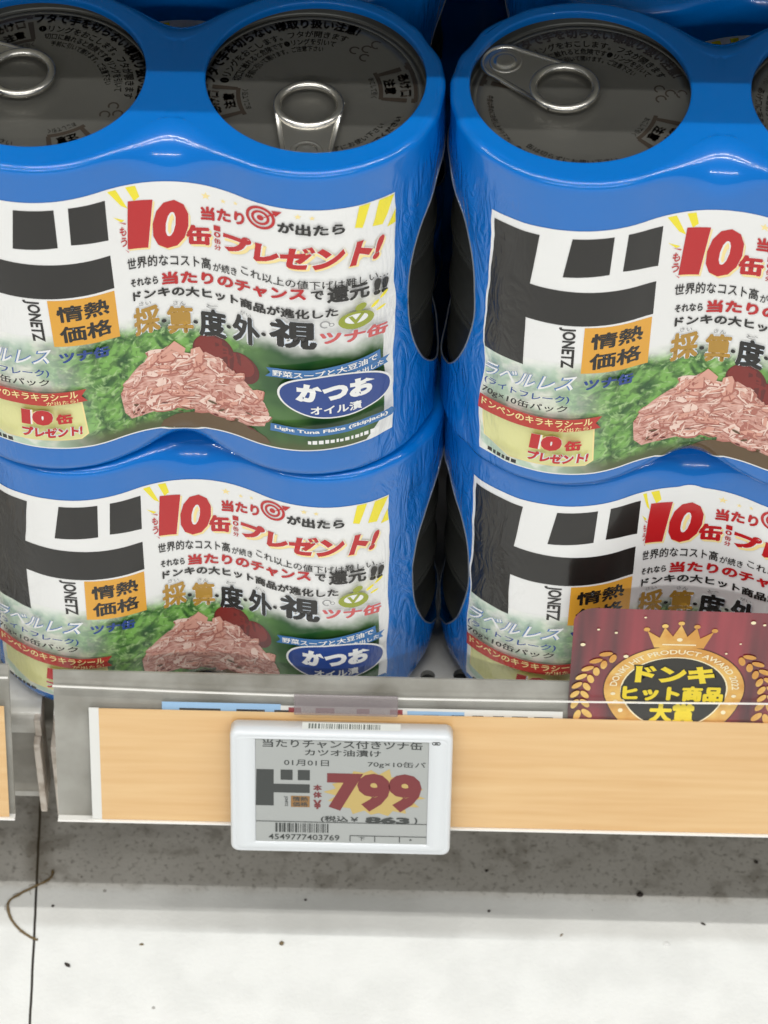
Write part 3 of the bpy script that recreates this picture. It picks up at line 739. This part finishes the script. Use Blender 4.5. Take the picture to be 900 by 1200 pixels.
# bottom-left panel
LB.poly([(-65, 31.5), (-31, 30.5), (-30.6, 16.5), (-33, 14.6), (-56, 14.2), (-65, 18.5)], CRM)
LB.up(.03)
T_('情熱', (-34.2, 64.2, -18.4, 70.8), BLK, .03); T_('価格', (-34.2, 55.8, -18.4, 62.6), BLK, .03)
LB.poly([(-64.6, 31), (-31.5, 30.1), (-31.1, 16.8), (-33.2, 15.1), (-56, 14.7), (-64.6, 18.8)], PAN)
rnd = random.Random(4)
# tomatoes, plate rim, mound of flakes
LB.ell(14.0, 46.0, 6.4, 6.6, TO2, 28); LB.ell(22.6, 42.0, 5.8, 6.2, TO2, 28)
LB.up(.01); LB.ell(13.4, 46.9, 5.2, 5.2, TOM, 24); LB.ell(22.3, 43.2, 4.6, 4.6, TOM, 24)
LB.up(.02)
LB.poly([(-3, 11.9), (-2, 14.5), (2, 17), (9, 18.6), (17, 18.8), (25, 18), (30, 15.8), (31.5, 13.4), (28, 12.3), (12, 11.9)], PLT)
MOUND = [(-18.6, 25), (-18.9, 29), (-16.5, 33.4), (-13, 36.4), (-8.4, 39.6), (-5, 41.4), (-1.6, 44.6), (2.4, 47.6), (4.6, 46), (5.4, 43.4), (8.5, 43.2), (11.5, 44.6), (14.6, 43.2), (18, 40.4), (22.8, 37.6), (26.6, 34), (29.8, 30.4), (31.2, 26), (29.6, 20.4), (24, 18), (12, 19.2), (0, 19.6), (-9, 18), (-15.5, 17.6), (-18.2, 21)]
LB.poly(MOUND, TUN)
def inside(x, y):
    r = False
    for i in range(len(MOUND)):
        (x1, y1), (x2, y2) = MOUND[i-1], MOUND[i]
        if (y1 > y) != (y2 > y) and x < (x2-x1)*(y-y1)/(y2-y1)+x1: r = not r
    return r
def flake(x, y, a, ln, wd, mi, edge):
    c, s = math.cos(a), math.sin(a)
    tip = [(-ln, rnd.uniform(-.5, .5)*wd), (-ln*.6, wd*rnd.uniform(.6, 1)), (0, wd*rnd.uniform(.8, 1.1)), (ln*.6, wd*rnd.uniform(.6, 1)), (ln, rnd.uniform(-.5, .5)*wd), (ln*.5, -wd*rnd.uniform(.6, 1)), (-.1*ln, -wd*rnd.uniform(.8, 1.1)), (-ln*.6, -wd*rnd.uniform(.5, 1))]
    def pt(u, v, k=1.0, dx=0, dy=0): return (x+dx+c*u*k-s*v*k, y+dy+s*u*k+c*v*k)
    LB.poly([pt(u, v, 1.06, .12, -.45) for u, v in tip], FL3); LB.up(.0012)
    LB.poly([pt(u, v) for u, v in tip], mi); LB.up(.0012)
    if edge: LB.poly([pt(u*.9, v*.35+wd*.35) for u, v in tip], edge); LB.up(.0012)
for n_, l0, l1, w0, w1 in ((52, 2.4, 4.8, 1.3, 2.5), (34, 1.6, 3.4, .7, 1.4)):
    k = 0
    while k < n_:
        x, y = rnd.uniform(-17, 29), rnd.uniform(19.5, 45)
        if not inside(x, y): continue
        k += 1
        flake(x, y, rnd.choice((rnd.gauss(.6, .4), rnd.gauss(.5, .4), rnd.gauss(-.6, .4), rnd.gauss(0, .3))), rnd.uniform(l0, l1), rnd.uniform(w0, w1), rnd.choice((TUN, TUN, FL2, FL2, FL1)), rnd.choice((FL1, FL1, FL2, None)))
for k in range(90):
    x, y = rnd.uniform(-17, 29), rnd.uniform(20, 46)
    if not inside(x, y): continue
    c_ = rnd.gauss(.5, .5); LB.up(.0012); LB.ell(x, y, rnd.uniform(.9, 2.6), rnd.uniform(.14, .34), rnd.choice((FL1, FL1, FL3, FL1, FL2)), 8, c_)
for k in range(30):
    x, y = rnd.uniform(-15, 27), rnd.uniform(17.5, 25); LB.up(.0012)
    LB.ell(x, y, rnd.uniform(.6, 1.6), rnd.uniform(.2, .5), rnd.choice((PLT, FL3, TO2)), 8, rnd.uniform(-.5, .7))
LB.poly([(-3.4, 41), (2.4, 48.4), (5.6, 45.4), (4.8, 42.4), (1.5, 44.8)], FL2)
LB.up(.03)
# headline (back down to the level of the background: nothing here overlaps the mound)
LB.z = .15
def outlined(s, q, mi, bold, grow, under=CRM, spacing=1.0, shade=(.5, -.7)):
    T_(s, tuple((x+shade[0], y+shade[1]) for x, y in q), under, bold+grow)
    LB.up(.014); T_(s, tuple((x+.1, y+.05) for x, y in q), WHT if under != WHT else PBL, bold+grow*.45); LB.up(.014); T_(s, q, mi, bold)
q10 = ((-9.2, 87.6), (6.6, 86.2), (9.4, 104.0), (-6.4, 105.2))
outlined('1', ((-9.4, 87.2), (-3.4, 86.6), (-1.4, 105.0), (-8.2, 105.6)), RED, .075, .05); outlined('0', ((-3.0, 86.2), (6.8, 85.6), (9.6, 104.4), (-.6, 105.2)), RED, .05, .05)
outlined('缶', Q(7.4, 87.4, 14.8, 95.4, 1.4), RED, .06, .06)
outlined('プレゼント!', ((18.0, 88.6), (63.2, 87.8), (66.0, 98.2), (18.4, 96.4)), RED, .06, .055)
T_('当たり', Q(11.8, 98, 25.2, 103.4, 2.6), RED, .05); T_('が出たら', Q(34.8, 101.8, 53.4, 106.2, -.5), BLK, .045)
LB.ring(30, 106, 3.4, 4.3, RED, 28); LB.ring(30, 106, 1.9, 2.7, RED, 24); LB.ell(30, 106, 1.0, 1.0, RED, 14)
LB.poly([(30, 105.6), (34.4, 108.4), (34, 109)], RED); LB.poly([(33.2, 109.6), (36.2, 109.8), (34.4, 107.6)], RED)
for i, ch in enumerate('10缶分'): T_(ch, (15.5, 95.2-2.5*i, 17.5, 97.2-2.5*i), RED, .02)
for i, ch in enumerate('もう'): T_(ch, (-11.6, 92.8-4.2*i, -9.4, 96.4-4.2*i), RED, .02)
LB.poly([(-12, 98.6), (-9.2, 97.4), (-9.4, 97)], RED); LB.poly([(-10.4, 87.6), (-9, 86.2), (-9.2, 86)], RED)
# copy lines
T_('世界的なコスト高', Q(-10, 79, 14.2, 83.6), BLK, .015); T_('が続き', Q(14.8, 78.8, 22.2, 82.2, .8), BLK, .01); T_('これ以上の値下げは難しい…', ((23.6, 81.4), (66.6, 79.8), (66.6, 83.0), (23.6, 85.0)), BLK, .01)
T_('それなら', Q(-9.4, 72, -1.2, 75.2), BLK, .03); T_('当たりのチャンス', ((-.2, 71.2), (42.6, 76.2), (42.6, 81.4), (-.2, 76.4)), RED, .05); T_('で', Q(43.8, 76.6, 47.4, 80.2), BLK, .04)
LB.up(.06); T_('還元', Q(48.2, 75.0, 60.6, 81.4, -.5), BLK, .042); T_('!!', ((61.6, 74.0), (66.4, 73.4), (67, 79.4), (62.2, 80.6)), BLK, .06)
T_('ドンキの大ヒット商品が進化した', ((-9, 66.2), (51.4, 69.4), (51.4, 73.2), (-9, 70.2)), BLK, .04)
for ch, f, c0, c1, b0, mi in (('採', 'さい', -9.6, -1.2, 51.8, GLD), ('算', 'さん', .6, 8.4, 51.2, GLD), ('度', 'ど', 9.9, 18.4, 51.4, BLK), ('外', 'がい', 20.2, 29.2, 53, BLK), ('視', 'し', 31.8, 45.4, 56.2, BLK)):
    outlined(ch, Q(c0, b0, c1, b0+11.6, .8), mi, .044, .05, WHT, shade=(0, 0)); T_(f, Q((c0+c1)/2-1.8, b0+12.2, (c0+c1)/2+1.8, b0+13.8), GRY, .01)
for c, b, mi in ((-.2, 57, BLK), (9, 57, BLK), (19.1, 58, BLK), (30.2, 60, BLK)): LB.ell(c, b, .75, .75, mi, 10)
outlined('ツナ缶', ((46.2, 59.2), (65.4, 57.6), (66.2, 62.6), (46, 64.6)), PNK, .05, .05, WHT, shade=(0, 0))
# golden tin with sparks
LB.ell(56.2, 67.2, 5.0, 3.5, LIM, 24, -.05); LB.up(.02); LB.ell(56.2, 67.8, 3.2, 1.9, WHT, 20); LB.up(.02); LB.poly([(54, 69), (56, 65.4), (58.6, 69.6), (57.4, 69.6), (56, 67.4), (55, 69.2)], LIM)
LB.ell(57.5, 72.2, 1.8, 1.3, LIM, 14, .6); LB.ell(61.6, 71.6, 1.7, .6, YEL, 10, .7); LB.ell(64.6, 74, 1.8, .6, YEL, 10, .7); LB.ell(63.2, 69.2, 1.6, .5, YEL, 10, .3)
LB.ring(47.6, 67.3, 1.0, 1.5, GRY, 14, 0, 5.2); LB.ring(49.4, 67.0, .5, .8, GRY, 10)
# lower left copy
LB.up(.04)
q = ((-65.8, 45.8), (-38.6, 49), (-36.6, 55.2), (-64.4, 51.8))
T_('ラベルレス', q, OUT, .05); LB.up(.03); T_('ラベルレス', q, WHT, .012)
T_('ツナ缶', ((-35.6, 48.4), (-20.6, 47.6), (-20.4, 52.2), (-35.4, 53.2)), NVY, .045)
T_('(ライトフレーク)', ((-65, 42.2), (-39.2, 43.2), (-39, 46.8), (-64.8, 45.4)), NVY, .02); T_('70g×10缶パック', ((-65, 37.8), (-39.6, 39.2), (-39.4, 42.6), (-64.8, 41.4)), BLK, .02)
LB.poly([(-65.4, 31.0), (-29.4, 31.2), (-31, 33.6), (-29.2, 36.2), (-65.2, 37)], RRD); LB.up(.03)
LB.up(.03); T_('ドンペンのキラキラシール', (-64.2, 33.2, -32, 36.2), CRM, .02); T_('が出たら!', (-41.5, 31.3, -32.2, 33.0), CRM, .01)
outlined('10', (( -49.6, 22.6), (-40.6, 22.8), (-40, 29.4), (-49, 29.2)), RED, .09, .06, CRM, shade=(0, 0)); T_('缶', (-39.6, 22.8, -34.6, 27.4), RED, .06); outlined('プレゼント!', ((-50, 17.6), (-32.6, 17.2), (-32.2, 21.6), (-49.6, 22)), RED, .06, .06, WHT, shade=(0, 0))
# lower right copy
def badge(rx, rt, rb, mi): LB.poly([(50.5+rx*math.cos(2*math.pi*k/56), 37.4+(rt if k < 28 else rb)*math.sin(2*math.pi*k/56)) for k in range(56)], mi)
LB.poly([(30.4, 43.0), (63.7, 48.4), (63.2, 52.2), (30.8, 46.8), (32, 45)], RIB); LB.up(.02); LB.poly([(44.8, 42.6), (66.2, 45.4), (65.4, 47), (66.6, 48.6), (44.4, 45.9)], RIB); LB.up(.02)
LB.up(.03); T_('野菜スープと大豆油で', ((32.6, 43.9), (62.6, 48.8), (62.4, 51.4), (32.6, 46.4)), WHT, .02); T_('旨味を引き出した', ((46.4, 43.4), (64.6, 45.8), (64.6, 47.9), (46.2, 45.4)), WHT, .02)
LB.up(.04); badge(16.6, 9.5, 9.0, WHT); LB.up(.04); badge(15.9, 8.9, 8.4, NVY)
LB.up(.05); T_('かつお', ((39.2, 35.6), (61.6, 35.9), (61.4, 43.6), (39.6, 43.3)), WHT, .07); T_('オイル漬', ((43.4, 30.4), (57.8, 30.6), (57.6, 34.2), (43.4, 34.2)), WHT, .03)
LB.up(.02); LB.poly([(31.6, 20.2), (66.8, 22.8), (68.2, 24.4), (66.8, 26.2), (31.8, 23.4)], RIB); LB.up(.05); T_('Light Tuna Flake (Skipjack)', ((33, 21.1), (65.4, 23.6), (65.4, 25.6), (33, 22.9)), WHT, .03)
rnd = random.Random(9); c = 42.6
while c < 63:
    w = rnd.uniform(.5, 1.4); LB.rect(c, 17.6+.05*(c-42), c+w, 19.2+.05*(c-42)-rnd.uniform(0, .5), WHT); c += w+rnd.uniform(.3, .6)
c = -62
while c < -53.5:
    w = rnd.uniform(.8, 1.6); LB.rect(c, 15.4-.1*(c+62), c+w, 17-.1*(c+62), BLK); c += w+.35
def steps(*segs):
    o = []
    for a, b, d in segs:
        t = a
        while t < b-1e-6: o.append(t); t += d
    return o
LB.cuts(steps((-66, -46, 1.2), (-46, -14, 2.2), (-14, 14, 1.1), (14, 56, 2.2), (56, 69, 1.2)), steps((11.4, 20.4, .9), (20.4, 111, 2.6)))
LABEL = LB


LIDC = (38.8, 2.0); LIDR = 31.0
def wrap_mesh(seed, H=H, rb=2.6):
    bm = bmesh.new(); NS = 220; zc, hu, hl, hw = H-59.0, 43.0, 45.0, 27.0
    def span(a, b, n): return [a+(b-a)*i/n for i in range(n)]
    def hole(c, n): return [c-hw*math.cos(math.pi*i/n) for i in range(n)]
    ss = span(-L, -S_SIDE-hw, 40)+hole(-S_SIDE, 36)+span(-S_SIDE+hw, S_SIDE-hw, 80)+hole(S_SIDE, 36)+span(S_SIDE+hw, L, 40); NS = len(ss)
    N1, N2 = 26, 26; cols = []
    for s in ss:
        u = (abs(s)-S_SIDE)/hw
        f = math.sqrt(max(0, 1-u*u)) if abs(u) < 1-1e-6 else 0
        zl, zu = zc-hl*f, zc+hu*f*(1-.12*f)
        def ease(a, b, n, lowdense):
            o = []
            for i in range(n+1):
                t = i/n; t = 1-math.cos(t*math.pi/2) if lowdense else math.sin(t*math.pi/2); o.append(a+(b-a)*t)
            return o
        # dense rows at the two rounded ends
        W1 = ease(0, zl, N1, True); W2 = ease(zu, H, N2, False)
        cols.append(([bm.verts.new(Vector(surf(s, w, 0, seed, H, rb))*MM) for w in W1], [bm.verts.new(Vector(surf(s, w, 0, seed, H, rb))*MM) for w in W2], f, zl, zu))
    for i in range(NS):
        a, b = cols[i], cols[(i+1) % NS]
        for p in (0, 1):
            for k in range(len(a[p])-1):
                f = bm.faces.new((a[p][k], b[p][k], b[p][k+1], a[p][k+1])); f.smooth = True
    # pale cut edge round each side opening
    for sg in (1, -1):
        idx = [i for i in range(NS) if cols[i][2] > 0 and ss[i]*sg > 0]
        idx = [idx[0]-1]+idx+[idx[-1]+1]
        lo = [cols[i][0][-1].co.copy() for i in idx]; hi = [cols[i][1][0].co.copy() for i in idx[1:-1]]
        add_tube(bm, lo+hi[::-1], .28*MM, 6, mi=1, closed=True)
    bmesh.ops.remove_doubles(bm, verts=[v for v in bm.verts], dist=1e-6)
    # top sheet: from the rounded shoulder to the two can openings
    half = NS//2
    for sg in (1, -1):
        cxl, cyl = sg*LIDC[0], LIDC[1]
        n = 150
        loop = []
        for k in range(n):
            s = sg*(L-.001)*k/(n-1); loop.append(surf(s, H, 0, seed, H, rb))
        y0, y1 = loop[-1][1], loop[0][1]
        for k in range(1, 40): loop.append((0, y0+(y1-y0)*k/40, H))
        rows = 9; grid = []
        for (x, y, z) in loop:
            a = math.atan2(y-cyl, x-cxl); qx, qy = cxl+LIDR*math.cos(a), cyl+LIDR*math.sin(a); col = []
            for r in range(rows+1):
                t = r/rows; px, py = x+(qx-x)*t, y+(qy-y)*t
                do = max(0, min(math.hypot(px-A, py), math.hypot(px+A, py))-36)
                zz = H-.05*do*do*.8 if do > 0 else H
                zz += .10*noise.noise(Vector((px/5, py/9, seed)))*min(1, do/3+.25)
                if r == 0: zz = z
                col.append((px, py, min(zz, H+.05)))
            # lip turned down into the can
            for (dr, dz) in ((.3, -.08), (.5, -.4), (.5, -1.2), (.35, -2.6)):
                col.append((qx-dr*math.cos(a), qy-dr*math.sin(a), H+dz))
            grid.append([bm.verts.new(Vector(c)*MM) for c in col])
        m = len(grid)
        for i in range(m):
            a, b = grid[i], grid[(i+1) % m]
            for r in range(len(a)-1):
                vs = (a[r], b[r], b[r+1], a[r+1]) if sg > 0 else (a[r+1], b[r+1], b[r], a[r])
                f = bm.faces.new(vs); f.smooth = True
    bmesh.ops.remove_doubles(bm, verts=bm.verts[:], dist=.00004)
    me = bpy.data.meshes.new('film_wrap'); bm.to_mesh(me); bm.free(); me.materials.append(M_FILM); me.materials.append(M_CUT)
    return me

def pl(c, tab):
    for (a, b), (a2, b2) in zip(tab[:-1], tab[1:]):
        if c <= a2 or (a2, b2) == tab[-1]: return b+(b2-b)*(c-a)/(a2-a)
def pack(x, y, z, rz, seed, label, tab, dw, skew, lids, h=H, rb=2.6, group='shrink-wrapped packs of tuna cans on the shelf'):
    root = empty('tuna_pack', (x*MM, y*MM, z*MM), rz); tag(root, label, 'canned tuna', group)
    def part(name, me, par=root):
        o = bpy.data.objects.new(name, me); COL.objects.link(o); o.parent = par; return o
    part('film_wrap', wrap_mesh(seed, h, rb))
    def place(c, b, zz):
        wt = min(max((-6-c)/14, 0), 1)
        s = pl(c, tab)+skew*wt*(90-b)/35; w = b+dw[0]+(dw[1]-dw[0])*(c+66)/135-(H-h)
        if w < 26: w = 26-(26-w)*(26-max(3, 12-(H-h)*.7))/(26-12+(H-h))
        e = min(max((abs(s)-50)/14, 0), 1); s += e*.9*noise.noise(Vector((seed, w/13, 1.5)))+e*.3*noise.noise(Vector((seed, w/4, 4.5)))
        return Vector(surf(s, w, .14+zz*(.6+1.1*min(max((abs(s)-30)/10, 0), 1)), seed, h, rb))*MM
    bm = LABEL.warp(place); me = bpy.data.meshes.new('label'); bm.to_mesh(me); bm.free()
    for m in LMATS: me.materials.append(m)
    for p in me.polygons: p.use_smooth = True
    part('printed_label', me)
    for side, (lr, tr) in zip((-1, 1), lids):
        for k in range(5):
            c = part('can', can_mesh(True, lr) if k == 4 else CAN_PLAIN); c.location = (side*37.1*MM, 0, k*h/5*MM); c.scale = (1, 1, h/H) if k or rb < 3 else (.80, .80, h/H)
        a = math.radians(tr); r = part('ring_pull', RING, c)
        rr = 25.0 if tr == 270 else 26.5; r.location = Vector((rr*math.cos(a), rr*math.sin(a), H/5-.15-4.55))*MM; r.rotation_euler = (0, math.radians(-2), a+math.pi); r.scale = (.92 if tr == 270 else 1, 1, 1)
    return root
T_UL = [(-65.8, -67.5), (-41, -42.7), (-29.8, -32), (-16, -18.5), (-8.7, -12.5), (69, 65.2)]
T_UR = [(-65.8, -65.5), (-16, -16), (-8.7, -8.7), (69, 68)]
T_LL = [(-65.8, -69), (-36.2, -37), (-16, -18), (-8.7, -12), (69, 61)]
T_LR = [(-65.8, -69.5), (-36.2, -36), (-16, -15.8), (-8.7, -12.5), (69, 66)]
pack(3, 0, 6, 0, 2.2, 'lower blue tuna pack standing on the shelf directly behind the white price tag', T_LL, (0, 0), 0, ((10, 200), (-40, 300)), H-6, 5.0)
pack(151.8, 0, 6, 0, 3.7, 'lower blue tuna pack on the shelf, partly hidden by the red award card', T_LR, (3, 0), 0, ((-60, 40), (20, 120)), H-6, 5.0)
ul = pack(0, 0, H+.2, 0, 1.1, 'upper blue tuna pack whose right can has its ring pull at the front rim', T_UL, (0, 0), 2.0, ((-75, 150), (0, 270)))
ur = pack(150.6, -2.5, H+.2, math.radians(-1.2), 5.3, 'upper blue tuna pack over the award card, its ring pull riveted back left', T_UR, (-5, -3), 0, ((-38, 148), (-100, 10)))
for x, yy, top, lb in ((1, 76.5, 1, 'shaded tuna pack in the second row, behind the upper pack with ring pull in front'), (166, 75, 1, 'shaded tuna pack in the second row, behind the upper pack over the award card'),
                  (1, 76.5, 0, 'hidden tuna pack under the left pack of the second row'), (165, 75, 0, 'hidden tuna pack under the right pack of the second row'),
                  (84, 152, 1, 'tuna pack deep in the dark third row, behind the gap between the packs'), (84, 152, 0, 'hidden tuna pack under the third-row pack')):
    o = copy_tree(ur); o.location = (x*MM, yy*MM, (6+(118.2 if top else 0))*MM); o.scale = (1, 1, 118/124); o['label'] = lb
    if yy > 100: o.rotation_euler = (0, 0, math.pi+.02)

# ------------------------------------------------------------------ dirt on the floor
bm = bmesh.new()
hp = [(-51.8, -41), (-52.2, -43.6), (-54.2, -45.6), (-57.6, -47.7), (-62.0, -50.6), (-65.7, -54.2), (-64.6, -60), (-61, -65.0), (-56.4, -68.3), (-54.3, -69)]
sm = []
for i in range(len(hp)-1):
    for t in range(5):
        p0 = hp[max(i-1, 0)]; p1 = hp[i]; p2 = hp[i+1]; p3 = hp[min(i+2, len(hp)-1)]; u = t/5
        sm.append(tuple(.5*(2*p1[k]+(p2[k]-p0[k])*u+(2*p0[k]-5*p1[k]+4*p2[k]-p3[k])*u*u+(3*p1[k]-p0[k]-3*p2[k]+p3[k])*u**3) for k in (0, 1)))
add_tube(bm, [(x*MM, y*MM, Z_FLOOR+(.45+.35*noise.noise(Vector((i*.6, 0, 0))))*MM) for i, (x, y) in enumerate(sm)], [(.46+.26*noise.noise(Vector((i*.45, 3, 0))))*MM for i in range(len(sm))], 6)
for k in range(14):
    i = random.randrange(2, len(sm)-3); x, y = sm[i]; a = random.uniform(0, 6.28); ln = random.uniform(1.5, 3.5)
    add_tube(bm, [((x+ln*t*math.cos(a+t*.8))*MM, (y+ln*t*math.sin(a+t*.8))*MM, Z_FLOOR+.4*MM) for t in (0, .35, .7, 1)], .07*MM, 4)
tag(link_mesh('dust_strand', bm, mat('dust_brown', lin((112, 94, 64)), .9)), 'brown strand of dust fluff lying across the floor joint', 'dust fluff')
M_CRUMB = mat('crumb_dark', lin((46, 38, 32)), .8); M_CRUMB2 = mat('crumb_brown', lin((112, 96, 68)), .8)
def crumb(x, y, rx, ry, rz, a, m, label, seed):
    bm = bmesh.new(); bmesh.ops.create_icosphere(bm, subdivisions=2, radius=1)
    for v in bm.verts:
        k = 1+.35*noise.noise(v.co*1.3+Vector((seed, 0, 0))); v.co = Vector((v.co.x*rx*k, v.co.y*ry*k, max(v.co.z*rz*k, -rz*.55)+rz*.55))*MM
    o = link_mesh('crumb', bm, m); o.location = (x*MM, y*MM, Z_FLOOR+.00002); o.rotation_euler = (0, 0, a); tag(o, label, 'crumb', 'crumbs and dust on the floor')
CR = [(750, 1049, 1.25, .95, .8, .5, M_CRUMB, 'large black crumb on the grimy floor, right of the price tag'),
      (781, 1107, 1.1, .85, .5, .2, M_PAPER, 'pale grey crumb on the white floor at the right'),
      (330, 1106, .8, .75, .7, 0, M_CRUMB2, 'brown round crumb on the white floor under the price tag'),
      (79, 1131, 1.2, .6, .5, -.6, M_CRUMB, 'dark elongated crumb on the white floor near the floor joint'),
      (573, 1068, .55, .45, .4, .3, M_CRUMB, 'small black crumb on the grey half-shadow strip of the floor, right of the price tag'),
      (824, 1083, .9, .4, .4, -.5, M_CRUMB, 'thin dark sliver on the edge of the grey half-shadow strip at the right'),
      (166, 1107, .8, .45, .3, .2, M_CRUMB2, 'flat brown flake on the white floor right of the floor joint'),
      (62, 1062, .5, .45, .4, 0, M_CRUMB, 'small dark crumb on the grey half-shadow strip beside the floor joint'),
      (886, 1011, .7, .6, .5, 0, M_CRUMB, 'dark crumb just under the rail at the right edge'),
      (570, 1021, .6, .45, .4, .4, M_CRUMB, 'dark crumb on the grime just right of the price tag'),
      (658, 1096, .7, .3, .3, .9, M_CRUMB2, 'thin brown sliver on the white floor in the middle'),
      (358, 1055, .5, .4, .4, 0, M_CRUMB, 'small dark crumb just below the price tag')]
for i, (px, py, rx, ry, rz, a, m, lb) in enumerate(CR):
    d = _f+_rr*((px-450)/4000)-_uu*((py-600)/4000); o = cam.matrix_world.translation; t = (Z_FLOOR-o.z)/d.z; P = o+d*t
    crumb(P.x/MM, P.y/MM, rx, ry, rz, a, m, lb, i*2.7)
